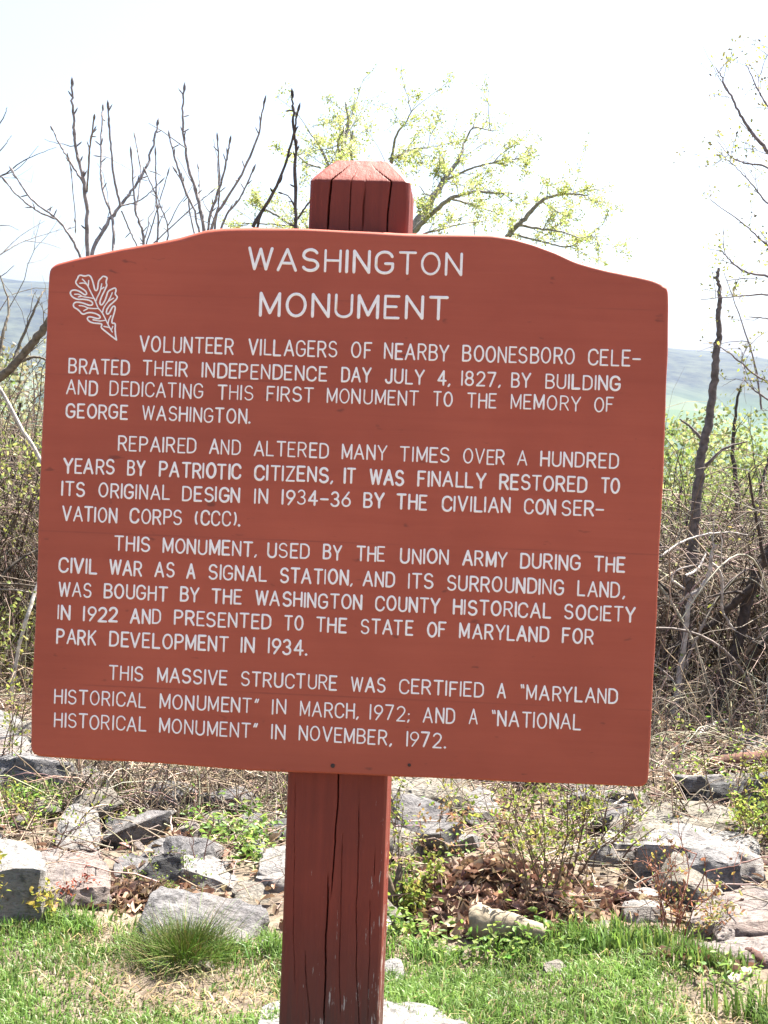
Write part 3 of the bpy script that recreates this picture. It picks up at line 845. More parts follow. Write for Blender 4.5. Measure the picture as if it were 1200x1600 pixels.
rock('pinkish creviced rock below the tall pale slab, red leaves at its foot', 'pink',
     [(64, 1394, .02), (150, 1398, .02), (176, 1386, .03), (68, 1338, .5), (88, 1322, .6), (155, 1321, .6), (164, 1345, .4), (150, 1416, 0), (110, 1420, 0), (70, 1412, .0)], rough=.016, slope=.75, group=GL)
rock('bright white topped block with shaded front at the left picture edge', 'pale',
     [(-60, 1366, .02), (20, 1358, .02), (74, 1364, .03), (-50, 1318, .6), (10, 1311, .6), (64, 1329, .5), (74, 1404, .02), (30, 1434, -.02), (-10, 1442, -.04), (-60, 1434, 0)], slope=.75, group=GL)
rock('small rounded white stone on top of the left edge block', 'pale', [(-8, 1300, .12), (6, 1302, .12), (16, 1316, .08), (0, 1326, 0), (-12, 1322, 0)], group=GL)
rock('grey pointed stone leaning left of the dark wedge rock', 'grey', [(176, 1345, .1), (205, 1331, .15), (232, 1342, .12), (236, 1352, .05), (205, 1370, 0), (178, 1366, 0)], group=GL)
rock('ridge shaped stone peeking above the dark wedge rock', 'grey', [(217, 1336, .1), (250, 1309, .2), (262, 1310, .2), (278, 1330, .1), (250, 1340, 0), (220, 1345, 0)], group=GL)
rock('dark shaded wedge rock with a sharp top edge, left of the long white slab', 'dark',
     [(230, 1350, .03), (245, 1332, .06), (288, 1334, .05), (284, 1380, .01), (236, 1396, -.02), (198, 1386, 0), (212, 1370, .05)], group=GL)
rock('long white slab sloping down to the right above the large speckled rock', 'pale',
     [(284, 1358, .02), (325, 1380, .02), (368, 1388, .02), (262, 1331, .3), (285, 1327, .4), (337, 1344, .5), (371, 1367, .4), (366, 1398, 0), (322, 1392, 0), (284, 1368, 0)], rough=.014, slope=.75, group=GL)
rock('large grey speckled rock with a sloping face behind the round grass tuft', 'grey',
     [(192, 1466, .02), (236, 1402, .16), (252, 1385, .22), (330, 1393, .26), (408, 1414, .26), (417, 1432, .14), (396, 1466, .02), (352, 1479, -.03), (300, 1488, -.02), (230, 1476, -.02)], rough=.013, slope=0.6, group=GL)
rock('small round brownish stone between the long slab and the post', 'tan', [(360, 1388, .1), (384, 1373, .14), (410, 1380, .12), (424, 1398, .05), (418, 1416, 0), (372, 1412, 0)], group=GL)
rock('white block with a flat sunny top close against the left of the post', 'pale',
     [(398, 1374, .02), (470, 1374, .02), (414, 1327, .6), (452, 1316, .7), (470, 1318, .7), (470, 1400, 0), (402, 1400, 0)], slope=.75, group=GL)
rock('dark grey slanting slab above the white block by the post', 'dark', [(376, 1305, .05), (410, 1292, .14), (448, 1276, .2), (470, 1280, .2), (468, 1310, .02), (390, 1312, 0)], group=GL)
rock('small pale stone between the dark slanting slab and the white block', 'pale', [(386, 1318, .08), (402, 1308, .1), (414, 1316, .08), (410, 1338, 0), (390, 1344, 0)], group=GL)
rock('small whitish stone in the grass edge left of the post', 'pale', [(406, 1470, .06), (424, 1460, .08), (440, 1464, .08), (446, 1480, 0), (412, 1486, 0)], group=GL, cuts=2)
rock('flat sunken pale stone in the bare patch in front of the grass tuft', 'tan', [(234, 1506, .01), (262, 1511, .01), (320, 1509, .01), (337, 1503, .02), (240, 1496, .1), (280, 1492, .12), (328, 1494, .12), (338, 1512, 0), (262, 1519, 0), (236, 1514, 0)], group=GL, rough=.006, sink=.04)
rock('flat grey stone at the back edge of the lawn on the left', 'grey', [(62, 1440, .06), (85, 1430, .1), (112, 1431, .1), (122, 1442, .04), (96, 1452, 0), (68, 1452, 0)], group=GL, rough=.006)
rock('white flat topped rock in the grass right behind the foot of the post', 'pale',
     [(401, 1608, .02), (560, 1622, .02), (735, 1608, .02), (410, 1576, .4), (428, 1562, .5), (520, 1563, .5), (640, 1565, .5), (680, 1576, .4), (720, 1590, .3), (600, 1640, -.02), (470, 1640, -.02)], slope=.8, group=GL, rough=.010)
# right bank
rock('broad tan boulder under the lower edge of the sign just right of the post', 'tan',
     [(600, 1238, .02), (615, 1230, .04), (735, 1238, .04), (742, 1246, .02), (612, 1216, .5), (650, 1207, .6), (720, 1214, .6), (738, 1264, 0), (690, 1272, 0), (603, 1264, 0)], slope=.75, group=GR)
rock('pale sloping end stone right of the broad tan boulder', 'pale', [(730, 1240, .1), (748, 1226, .2), (770, 1236, .2), (784, 1270, .05), (770, 1284, 0), (735, 1268, 0)], group=GR)
rock('rounded grey boulder beneath the broad tan boulder beside the post', 'grey',
     [(598, 1280, .02), (676, 1285, .03), (610, 1258, .4), (652, 1258, .4), (682, 1302, 0), (600, 1316, 0), (650, 1314, 0)], slope=.75, group=GR)
rock('long low pinkish stone half buried in litter beside the post', 'pink', [(614, 1330, .06), (635, 1319, .1), (668, 1322, .1), (676, 1332, .04), (640, 1342, 0), (616, 1340, 0)], group=GR)
rock('grey rock in shade under the sign edge above the long humped boulder', 'grey',
     [(890, 1246, .02), (986, 1252, .03), (908, 1229, .4), (960, 1231, .4), (930, 1276, 0), (986, 1270, 0), (892, 1272, 0)], slope=.75, group=GR)
rock('flat tan stone behind the leafy thorn bush under the sign edge', 'tan', [(862, 1262, .1), (885, 1251, .18), (915, 1262, .14), (920, 1278, .02), (880, 1284, 0)], group=GR)
rock('long humped boulder with a smooth tan left shoulder', 'tan',
     [(950, 1286, .03), (1040, 1280, .05), (1158, 1286, .04), (975, 1258, .6), (1075, 1248, .7), (1110, 1254, .6), (1152, 1274, .4), (1166, 1310, 0), (1060, 1316, 0), (953, 1308, 0)], slope=.75, group=GR)
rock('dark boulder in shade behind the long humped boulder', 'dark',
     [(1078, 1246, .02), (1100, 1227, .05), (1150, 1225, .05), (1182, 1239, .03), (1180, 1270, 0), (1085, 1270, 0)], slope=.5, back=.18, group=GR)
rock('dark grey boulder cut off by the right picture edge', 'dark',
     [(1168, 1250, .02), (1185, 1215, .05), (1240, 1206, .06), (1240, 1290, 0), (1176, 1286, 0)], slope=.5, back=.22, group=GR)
rock('pale low block left of the big white topped boulder', 'pale', [(924, 1315, .03), (1007, 1319, .03), (945, 1298, .5), (992, 1297, .5), (1006, 1346, 0), (950, 1352, 0), (925, 1344, 0)], slope=.75, group=GR)
rock('big white topped boulder with grey shaded left face on the right bank', 'pale',
     [(996, 1318, .03), (1060, 1322, .03), (1160, 1330, .05), (1190, 1344, .05), (1008, 1297, .6), (1060, 1286, .8), (1168, 1298, .8), (1188, 1322, .5), (1000, 1368, 0), (1062, 1374, 0), (1130, 1376, 0), (1196, 1378, .02)], rough=.014, slope=.75, group=GR)
rock('dark flat stone resting on the big white topped boulder', 'grey', [(1028, 1306, .04), (1046, 1297, .1), (1078, 1298, .12), (1110, 1316, .06), (1085, 1324, 0), (1036, 1318, 0)], group=GR, thick=.03, foot=(1090, 1372))
rock('round dark lichened boulder in front of the big white topped boulder', 'grey',
     [(1072, 1348, .02), (1110, 1338, .03), (1152, 1343, .02), (1085, 1328, .25), (1112, 1321, .3), (1144, 1326, .3), (1076, 1388, 0), (1120, 1400, -.02), (1163, 1390, 0)], rough=.018, bevel=.025, slope=.75, group=GR)
rock('small grey stone leaning left against the round dark boulder', 'grey', [(1003, 1362, .02), (1063, 1358, .02), (1022, 1344, .2), (1052, 1341, .2), (1068, 1384, 0), (1018, 1388, 0), (999, 1378, 0)], slope=.75, group=GR)
rock('bright slab with a ragged edge at the front of the right bank', 'pale', [(904, 1402, .02), (968, 1406, .02), (924, 1383, .4), (953, 1386, .4), (966, 1424, 0), (910, 1422, 0)], slope=.75, group=GR)
rock('pale rounded slab left of the reddish sprouting shrub', 'pale', [(971, 1413, .03), (1040, 1417, .03), (990, 1389, .5), (1026, 1392, .5), (1038, 1442, 0), (982, 1444, 0)], slope=.75, group=GR)
rock('large flat pinkish slab tilted toward the lawn at the right picture edge', 'pink',
     [(1068, 1446, .02), (1150, 1454, .02), (1230, 1440, .03), (1090, 1408, .5), (1150, 1387, .7), (1230, 1383, .7), (1230, 1458, 0), (1150, 1472, 0), (1086, 1466, 0)], rough=.010, slope=.8, group=GR)
rock('lower flat slab beneath the large tilted slab at the right picture edge', 'pink',
     [(1072, 1486, .02), (1150, 1492, .02), (1230, 1488, .03), (1110, 1466, .3), (1230, 1458, .3), (1230, 1506, 0), (1150, 1512, 0), (1084, 1504, 0)], slope=.8, group=GR, rough=.008)
rock('pale square block far back in the brush at the right picture edge', 'pale', [(1150, 1172, .1), (1156, 1150, .3), (1185, 1146, .35), (1225, 1150, .3), (1225, 1182, 0), (1165, 1182, 0)], group=GR)
rock('small pale stone at the right end of the leaf pile', 'pale', [(878, 1324, .06), (892, 1315, .1), (910, 1322, .08), (908, 1338, 0), (884, 1340, 0)], group=GR)
rock('small pale block at the lawn edge below the bright ragged slab', 'tan', [(926, 1446, .05), (945, 1436, .1), (968, 1442, .08), (970, 1466, 0), (932, 1470, 0)], group=GR)
rock('white stone in the grass touching the right side of the post', 'pale', [(596, 1510, .06), (606, 1497, .12), (625, 1498, .12), (633, 1512, .05), (628, 1534, 0), (598, 1536, 0)], group=GR)
rock('small round yellowish stone alone in the lawn on the right', 'tan', [(848, 1508, .04), (860, 1498, .07), (876, 1498, .07), (887, 1508, .03), (880, 1522, 0), (855, 1522, 0)], group=GR, bevel=.016)
rock('flat pale stone between straw and grass right of the post', 'tan', [(684, 1488, .06), (700, 1478, .1), (722, 1482, .1), (730, 1494, .04), (712, 1502, 0), (690, 1500, 0)], group=GR, rough=.006)

# filler stones, angular and alike, wedged between the larger rocks of the bank
def bank_stones():
    rs = random.Random(5)
    kinds = ['grey', 'pale', 'pink', 'tan', 'pale', 'grey']
    for k in range(190):
        x = rs.uniform(-1.75, 1.95); y = float(np.interp(x, EDGE_X, EDGE_Y)) + .12 + rs.random() ** .9 * 2.3
        if (.08 < x < .62 and y < 5.4) or (x > 1.1 and y < 5.2): continue              # the leaf drift
        big = k % 3 == 0
        s_ = rs.uniform(.07, .15) if big else rs.uniform(.03, .07)
        bm = bmesh.new()
        for _ in range(14):
            d = Vector((rs.gauss(0, 1), rs.gauss(0, 1), rs.gauss(0, 1))).normalized()
            bm.verts.new(Vector((d.x * s_ * rs.uniform(1.0, 1.5), d.y * s_ * rs.uniform(.8, 1.2), d.z * s_ * rs.uniform(.55, .8))))
        h_ = bmesh.ops.convex_hull(bm, input=bm.verts)
        dead = [e for e in h_['geom_interior'] + h_['geom_unused'] if isinstance(e, bmesh.types.BMVert)]
        bmesh.ops.delete(bm, geom=list(set(dead)), context='VERTS')
        bmesh.ops.bevel(bm, geom=bm.edges[:], offset=.004, segments=1, affect='EDGES', clamp_overlap=True)
        bmesh.ops.triangulate(bm, faces=bm.faces)
        for _ in range(4):
            long = [e for e in bm.edges if e.calc_length() > s_ * .22]
            if not long: break
            bmesh.ops.subdivide_edges(bm, edges=long, cuts=1)
            bmesh.ops.triangulate(bm, faces=[f for f in bm.faces if len(f.verts) > 3])
        bm.normal_update()
        off = Vector((x * 9, y * 9, k))
        mv = [v.normal * noise.fractal((v.co + off) * 14, .9, 2.1, 3) * s_ * .07 for v in bm.verts]
        for v, m_ in zip(bm.verts, mv): v.co += m_
        me = bpy.data.meshes.new('stone'); bm.to_mesh(me); bm.free()
        me.polygons.foreach_set('use_smooth', [True] * len(me.polygons)); me.set_sharp_from_angle(angle=R(24))
        me.materials.append(ROCK[kinds[k % 6]])
        o = bpy.data.objects.new('stone', me); COL.objects.link(o)
        o.location = (x, y, Hs(x, y) + s_ * .22); o.rotation_euler = (rs.uniform(-.3, .3), rs.uniform(-.3, .3), rs.uniform(0, 6.28))
        tag(o, 'angular broken stone wedged between the larger rocks of the stony bank', 'stone', 'broken stones wedged in the bank')

# ------------------------------------------------------------------ wood and leaf materials
M_BARK = mat_attr('bark', rough=.85, noise_amt=.5, noise_scale=38, bump=.5)
M_TWIG = mat_attr('dry_twigs', rough=.7, noise_amt=.4, noise_scale=14)
M_LEAF = mat_attr('young_leaves', rough=.5, transl=.5, noise_amt=.25, noise_scale=9)
M_GRASS = mat_attr('grass_blades', rough=.45, transl=.42, noise_amt=.3, noise_scale=3.5)
M_LITTER = mat_attr('dead_leaves', rough=.75, transl=.22, noise_amt=.4, noise_scale=25)

def lawn_edge_pts():
    px = [(-300, 1440), (-100, 1438), (0, 1440), (90, 1446), (190, 1462), (250, 1494), (350, 1494), (420, 1482), (450, 1490), (600, 1486), (650, 1490), (720, 1515),
          (765, 1500), (800, 1478), (880, 1466), (940, 1476), (1010, 1500), (1070, 1520), (1120, 1560), (1180, 1600), (1300, 1640)]
    w = [ground_at(*p) for p in px]
    return np.array([p.x for p in w]), np.array([p.y for p in w])
EDGE_X, EDGE_Y = lawn_edge_pts()

def worldspots(lst):
    r_ = []
    for (a, b_, rx, ry) in lst:
        p = ground_at(a, b_); s = p.y / F
        r_.append((p.x, p.y, rx * s, ry * s * 3.2))
    return r_
bank_stones()
BARE = worldspots([(265, 1535, 115, 27), (390, 1565, 60, 18), (215, 1550, 40, 20), (150, 1465, 45, 14), (660, 1496, 60, 10), (1130, 1580, 60, 50), (300, 1508, 55, 8)])

def bare_amount(x, y):
    b_ = np.zeros_like(x)
    for (cx, cy, rx, ry) in BARE:
        b_ = np.maximum(b_, np.exp(-(((x - cx) / rx) ** 2 + ((y - cy) / ry) ** 2) * .8))
    return b_

def grass():
    mb = MB()
    def blades(x, y, L, lean, cols, wid=.0021):
        k = len(x)
        z = H(x, y)
        a = rng.uniform(0, 2 * np.pi, k)
        d = np.stack([np.cos(a), np.sin(a), np.zeros(k)], 1) * (lean * L)[:, None]
        s = np.stack([-np.sin(a + rng.normal(size=k) * .8), np.cos(a), np.zeros(k)], 1)
        b0 = np.stack([x, y, z - .005], 1)
        up = np.array([0, 0, 1.0])
        W = (wid * rng.uniform(.7, 1.35, k))[:, None]
        mid = b0 + up * (L * .55)[:, None] + d * .3
        tip = b0 + up * (L * np.clip(1 - .45 * lean, .25, 1))[:, None] + d
        V = np.stack([b0 - s * W, b0 + s * W, mid + s * W * .8, mid - s * W * .8, tip], 1).reshape(-1, 3)
        i = np.arange(k)[:, None] * 5
        c = np.repeat(cols, 5, 0).reshape(k, 5, 3).copy()
        c[:, :2] *= .85
        n0 = mb.n
        mb.add(V, i + np.array([[0, 1, 2, 3]]), c.reshape(-1, 3))
        mb.f.append(i + np.array([[3, 2, 4]]) + n0)
    GREENS = [(.13, .225, .045), (.15, .25, .05), (.115, .205, .042), (.18, .265, .07), (.14, .24, .06)]
    STRAW = [(.34, .27, .14), (.42, .34, .19), (.28, .22, .12)]
    # lawn
    n = 250000
    x = rng.uniform(-2.3, 2.3, n); y = rng.uniform(2.3, 4.95, n)
    keep = (rng.random(n) < np.where(y < 3.6, .30, 1.0)) & (np.abs(x) < .42 * y + .45)
    x, y = x[keep], y[keep]
    ey = np.interp(x, EDGE_X, EDGE_Y) + .05 * np.sin(x * 17) + .03 * np.sin(x * 41 + 1)
    ok = y < ey + rng.normal(size=len(x)) * .035
    br = bare_amount(x, y)
    pat = .5 + .5 * np.sin(x * 9 + 1.3 * np.sin(y * 11)) * np.sin(y * 8 + 1.7 * np.sin(x * 7))
    ok &= rng.random(len(x)) > br * .93
    ok &= rng.random(len(x)) < .62 + .38 * pat
    x, y, br, pat = x[ok], y[ok], br[ok], pat[ok]
    k = len(x)
    L = rng.uniform(.024, .054, k) * (1 - .6 * br) * (.75 + .5 * pat)
    c = palette(k, GREENS, .12)
    dry = rng.random(k) < .03 + .5 * br
    c[dry] = palette(int(dry.sum()), STRAW, .15)
    blades(x, y, L, rng.uniform(.15, 1.0, k), c)
    # dry thatch lying flat in the bare patches
    n = 9000
    x = rng.uniform(-2, 2, n); y = rng.uniform(3.5, 4.9, n)
    ok = rng.random(n) < .05 + bare_amount(x, y)
    ok &= y < np.interp(x, EDGE_X, EDGE_Y) + .1
    x, y = x[ok], y[ok]
    blades(x, y, rng.uniform(.03, .07, len(x)), rng.uniform(1.5, 2.2, len(x)), palette(len(x), STRAW, .2), .0018)
    # taller blades along the lawn edge and around stones
    n = 9000
    x = rng.uniform(-2.2, 2.2, n); y = np.interp(x, EDGE_X, EDGE_Y) + np.abs(rng.normal(size=n)) * -.06 + .02
    ok = (np.sin(x * 13) + np.sin(x * 29 + 2) + rng.normal(size=n) * .5 > .35)
    x, y = x[ok], y[ok]
    blades(x, y, rng.uniform(.04, .095, len(x)), rng.uniform(.1, .9, len(x)), palette(len(x), GREENS, .2), .002)
    for (a, b_, rad, hh, n) in ((990, 1478, .09, .11, 300), (1100, 1512, .06, .10, 300), (860, 1490, .12, .07, 300), (605, 1420, .05, .16, 260), (30, 1434, .15, .07, 500), (90, 1265, .12, .14, 400), (1180, 1590, .06, .14, 120)):
        p = ground_at(a, b_)
        xx = p.x + rng.normal(size=n) * rad; yy = p.y + rng.normal(size=n) * rad * .5
        blades(xx, yy, rng.uniform(.5, 1, n) * hh, rng.uniform(.05, .6, n), palette(n, GREENS + [(.2, .27, .06)], .2), .003)
    return tag(mb.build('grass', M_GRASS), kind='stuff')
grass()

# the round tuft in front of the speckled rock
def tuft():
    p = ground_at(288, 1497)
    root = empty('grass_tuft', (p.x, p.y, p.z), 'dense round tuft of fine grass in front of the speckled grey rock', 'grass tuft')
    mb = MB(); k = 4200
    a = rng.uniform(0, 2 * np.pi, k); r0 = np.abs(rng.normal(size=k)) * .06
    b0 = np.stack([r0 * np.cos(a), r0 * np.sin(a), np.zeros(k) - .01], 1)
    out = np.abs(rng.normal(size=k)) * .55 + .1; L = rng.uniform(.03, .105, k)
    d = np.stack([np.cos(a), np.sin(a), np.zeros(k)], 1)
    t = np.linspace(0, 1, 4)
    d = d + rng.normal(size=d.shape) * .6
    P = b0[:, None] + d[:, None] * (out * L)[:, None, None] * (t ** 1.6)[None, :, None] + np.array([0, 0, 1.]) * (L[:, None] * (t - .33 * out[:, None] * t ** 2))[:, :, None]
    tubes(mb, P, np.linspace(.0013, .0003, 4)[None], 3, palette(k, [(.15, .25, .05), (.19, .29, .065), (.22, .31, .09), (.34, .31, .15)], .25))
    mb.build('blades', M_GRASS, root)
tuft()

# ------------------------------------------------------------------ leaf litter, weeds, dry stems
def litter():
    mb = MB()
    cols = [(.24, .15, .095), (.32, .22, .15), (.18, .11, .075), (.40, .31, .22), (.13, .08, .06), (.29, .18, .115)]
    n = 8000
    x = rng.uniform(-2.6, 2.6, n); y = 4.5 + rng.random(n) ** .8 * 3.4
    ok = y > np.interp(x, EDGE_X, EDGE_Y) - .03
    x, y = x[ok], y[ok]; k = len(x)
    z = H(x, y) + rng.uniform(.002, .028, k)
    D = rng.normal(size=(k, 3)); D[:, 2] *= .35
    Nn = rng.normal(size=(k, 3)) * .5; Nn[:, 2] += 1
    leaves(mb, np.stack([x, y, z], 1), rng.uniform(.02, .06, k), rng.uniform(.012, .034, k), palette(k, cols, .22), D=D, N=Nn, fold=.3)
    # the deep drift of oak leaves right of the post
    for (a, b_, rx, ry, hh, n) in ((765, 1440, .27, .20, .13, 2300), (840, 1462, .15, .10, .06, 600), (190, 1420, .16, .10, .03, 500), (950, 1440, .16, .06, .03, 160), (1110, 1530, .12, .06, .02, 140)):
        p = ground_at(a, b_)
        x = p.x + rng.normal(size=n) * rx * .6; y = p.y + .12 + rng.normal(size=n) * ry * .6
        bump_ = hh * np.exp(-(((x - p.x) / rx) ** 2 + ((y - p.y - .12) / ry) ** 2))
        z = H(x, y) + bump_ * rng.uniform(.5, 1.1, n) + .005
        D = rng.normal(size=(n, 3)); D[:, 2] *= .6
        Nn = rng.normal(size=(n, 3)) * .8; Nn[:, 2] += .7
        leaves(mb, np.stack([x, y, z], 1), rng.uniform(.035, .085, n), rng.uniform(.02, .05, n), palette(n, cols, .25), D=D, N=Nn, fold=.35)
    return tag(mb.build('leaf_litter', M_LITTER), kind='stuff')
litter()

def dry_stems():
    """straw, fallen twigs and bent stems covering the bank"""
    mb = MB()
    cols = [(.36, .28, .19), (.28, .22, .16), (.20, .155, .12), (.42, .35, .26), (.14, .105, .08)]
    n = 5200
    x = rng.uniform(-2.7, 2.7, n); y = 4.6 + rng.random(n) ** .7 * 3.2
    ok = y > np.interp(x, EDGE_X, EDGE_Y) + .02
    x, y = x[ok], y[ok]; k = len(x)
    L = rng.uniform(.06, .38, k); a = rng.uniform(0, 2 * np.pi, k); el = np.abs(rng.normal(size=k)) * .28
    d = np.stack([np.cos(a) * np.cos(el), np.sin(a) * np.cos(el), np.sin(el)], 1)
    t = np.linspace(0, 1, 5)
    P = np.stack([x, y, H(x, y) + rng.uniform(.0, .05, k)], 1)[:, None] + d[:, None] * L[:, None, None] * t[None, :, None]
    P[:, :, 2] -= (L * .35)[:, None] * (t ** 2)[None] * np.sin(el)[:, None]
    P += (rng.normal(size=(k, 5, 3)) * .010) * t[None, :, None]
    tubes(mb, P, (rng.uniform(.0010, .0034, k))[:, None] * np.linspace(1, .5, 5)[None], 4, palette(k, cols, .25))
    # standing tangle under the sign, left of the post, and sprigs to the right
    for (x0, x1, y0, y1, n, hh) in ((-1.2, -.28, 5.55, 7.4, 2300, .34), (.05, 1.3, 5.6, 7.6, 420, .4), (-2.6, -1.3, 7.4, 8.6, 600, .55), (1.1, 2.6, 6.9, 8.2, 1100, .5)):
        x = rng.uniform(x0, x1, n); y = rng.uniform(y0, y1, n)
        L = rng.uniform(.15, 1, n) * hh * 1.5; a = rng.uniform(0, 2 * np.pi, n)
        t = np.linspace(0, 1, 7)
        s = rng.uniform(.2, 1.1, n)
        P = np.stack([x, y, H(x, y) - .01], 1)[:, None] + np.stack([np.cos(a) * s * .9, np.sin(a) * s * .5, np.zeros(n)], 1)[:, None] * (L[:, None] * t[None] ** 1.3)[:, :, None]
        P[:, :, 2] += L[:, None] * (t[None] * 1.0 - s[:, None] * .75 * t[None] ** 2)
        P += rng.normal(size=P.shape) * .012 * t[None, :, None]
        tubes(mb, P, rng.uniform(.0012, .0036, n)[:, None] * np.linspace(1, .45, 7)[None], 4, palette(n, cols, .25))
    return tag(mb.build('dry_stems', M_TWIG), kind='stuff')
dry_stems()

def weeds():
    mb = MB()
    cols = [(.16, .27, .045), (.21, .32, .06), (.12, .22, .05), (.27, .34, .09)]
    for (a, b_, rx, ry, n, s) in ((368, 1318, .13, .14, 620, .024), (395, 1345, .06, .10, 200, .024), (310, 1296, .08, .08, 160, .022), (205, 1312, .06, .06, 160, .02),
                                 (60, 1262, .16, .12, 380, .022), (25, 1290, .14, .10, 240, .022), (640, 1425, .10, .12, 420, .026), (625, 1470, .10, .05, 300, .022), (690, 1500, .12, .05, 200, .020),
                                 (780, 1503, .12, .05, 300, .020), (1190, 1300, .14, .14, 420, .024), (820, 1475, .10, .06, 200, .024), (1120, 1225, .30, .30, 400, .02),
                                 (960, 1300, .3, .3, 300, .02), (720, 1330, .35, .3, 420, .02), (1060, 1170, .5, .3, 500, .02), (292, 1385, .06, .05, 90, .016), (1140, 1545, .1, .05, 160, .02), (440, 1290, .2, .2, 260, .022)):
        n = int(n * .62)
        p = ground_at(a, b_)
        x = p.x + rng.normal(size=n) * rx * .6; y = p.y + rng.normal(size=n) * ry * .6
        ok = y > 3.0
        x, y = x[ok], y[ok]; k = len(x)
        z = H(x, y) + np.abs(rng.normal(size=k)) * .045 + .006
        Nn = rng.normal(size=(k, 3)) * .5; Nn[:, 2] += 1; D = rng.normal(size=(k, 3)); D[:, 2] = np.abs(D[:, 2]) * .5
        leaves(mb, np.stack([x, y, z], 1), rng.uniform(.7, 1.5, k) * s, rng.uniform(.35, .7, k) * s, palette(k, cols, .2), D=D, N=Nn)
    return tag(mb.build('weeds', M_LEAF), kind='stuff')
weeds()

# ------------------------------------------------------------------ fallen wood
def stick(name, label, cat, pts, r0, r1, col, sides=8, jig=.004, n=16, group=None):
    P = spline(pts, n)
    P[1:-1] += rng.normal(size=(n - 2, 3)) * jig * .5
    rr = np.linspace(r0, r1, n) * (1 + rng.normal(size=n) * .025)
    rr[0] *= .8
    mb = MB(); tubes(mb, P, rr[None], sides, col)
    for e in (0, n - 1):                         # broken ends
        v = mb.v[0].reshape(n, sides, 3)[e]; c = v.mean(0)
        mb.add(np.vstack([v, c]), [[k, (k + 1) % sides, sides] for k in range(sides)], np.array(col) * 1.25)
    o = mb.build(name, M_BARK, origin=tuple(P[0]))
    return tag(o, label, cat, group)

def on(px, py, dz=0.0):
    p = ground_at(px, py); return Vector((p.x, p.y, p.z + dz))

def lie(a, b_, r_):
    """two photograph pixels on the ground, for a piece of wood lying between them"""
    return [on(*a, r_ * .8), (on(*a) + on(*b_)) / 2 + Vector((0, 0, r_ * .9)), on(*b_, r_ * .8)]
GW = 'dead wood lying on the bank'
stick('log', 'short weathered log end lying at the lawn edge below the leaf drift', 'log', lie((738, 1462), (850, 1482), .05), .058, .030, (.24, .20, .14), 14, .003, group=GW)
stick('stick', 'pale peeled stick end beside the post at the lawn edge', 'stick', [on(592, 1475, .02), on(606, 1462, .05), at(618, 1442, on(606, 1462).y + .1)], .012, .010, (.5, .46, .40), group=GW)
stick('branch', 'thick pale broken branch slanting through dry stems under the sign', 'branch',
      [at(163, 1205, 6.55), at(180, 1224, 6.45), at(200, 1247, 6.35)], .016, .020, (.5, .44, .36), group=GW)
stick('branch', 'pale curved fallen branch in the brush right of the sign', 'branch',
      [at(1084, 1160, 7.0), at(1100, 1140, 7.1), at(1118, 1130, 7.2), at(1140, 1124, 7.3)], .014, .006, (.44, .40, .36), group=GW)
stick('branch', 'long grey branch lying across the vines left of the post', 'branch',
      [at(300, 1290, 6.0), at(330, 1272, 6.2), at(370, 1255, 6.4), at(420, 1240, 6.6)], .014, .008, (.40, .34, .28), group=GW)
stick('stick', 'pale bent stick crossing the rocks right of the leafy thorn bush', 'stick',
      [at(886, 1306, 5.6), at(920, 1285, 5.65), at(960, 1258, 5.8), at(985, 1238, 5.9)], .007, .004, (.48, .43, .36), group=GW)
stick('log', 'rusty brown rotten log in the brush below the pale square block', 'log', lie((1108, 1206), (1215, 1200), .04), .028, .05, (.12, .055, .035), 14, .004, group=GW)
stick('stick', 'pale broken wood splinter on the dirt at the lower right corner', 'stick', lie((1138, 1540), (1172, 1522), .012), .016, .012, (.46, .38, .32), group=GW)
stick('stick', 'dark shard of bark standing on the lower flat slab at right', 'stick', [on(1192, 1512), at(1180, 1492, on(1192, 1512).y + .02), at(1164, 1484, on(1192, 1512).y + .04)], .022, .010, (.09, .045, .035), group=GW)
def stump():
    p = on(617, 1446)
    root = empty('tree_stump', p, 'thin dark broken stump standing close to the right of the post', 'stump')
    y = p.y
    mb = MB()
    P = spline([at(614, 1450, y), at(617, 1420, y + .01), at(621, 1385, y + .02), at(625, 1352, y + .04)], 14)
    tubes(mb, P - np.array(p), (np.array([.021, .020, .019, .019, .018, .018, .018, .019, .021, .018, .013, .011, .010, .007]))[None], 10, (.10, .075, .055))
    P2 = spline([at(612, 1400, y), at(607, 1376, y), at(604, 1366, y)], 6)
    tubes(mb, P2 - np.array(p), np.linspace(.015, .006, 6)[None], 8, (.12, .09, .06))
    mb.build('trunk', M_BARK, root)
stump()

# ------------------------------------------------------------------ shrubs on the bank
def sprig(mbs, mbl, p, d, L, r_, leafcols, leafsize, nleaf, stemcol, depth=2, kids=3, wig=.10):
    n = 7
    d = np.asarray(d, float); d /= np.linalg.norm(d)
    side = rng.normal(size=3) * wig
    t = np.linspace(0, 1, n)[:, None]
    P = np.asarray(p) + d * L * t + side * L * t ** 2 + rng.normal(size=(n, 3)) * L * .012
    tubes(mbs, P, np.linspace(r_, r_ * .45, n)[None], 5, stemcol)
    k = rng.poisson(nleaf * (1.0 if depth == 0 else .6))
    if k and mbl is not None:
        i = rng.uniform(.25, 1, k); idx = np.clip((i * (n - 1)).astype(int), 0, n - 1)
        C = P[idx] + rng.normal(size=(k, 3)) * leafsize * .8
        leaves(mbl, C, leafsize * rng.uniform(.6, 1.4, k), leafsize * rng.uniform(.35, .7, k), palette(k, leafcols, .2))
    if depth > 0:
        for _ in range(kids):
            j = rng.integers(2, n)
            nd = d + rng.normal(size=3) * .65 + np.array([0, 0, .15])
            sprig(mbs, mbl, P[j], nd, L * rng.uniform(.3, .6), r_ * .6, leafcols, leafsize, nleaf, stemcol, depth - 1, kids, wig)

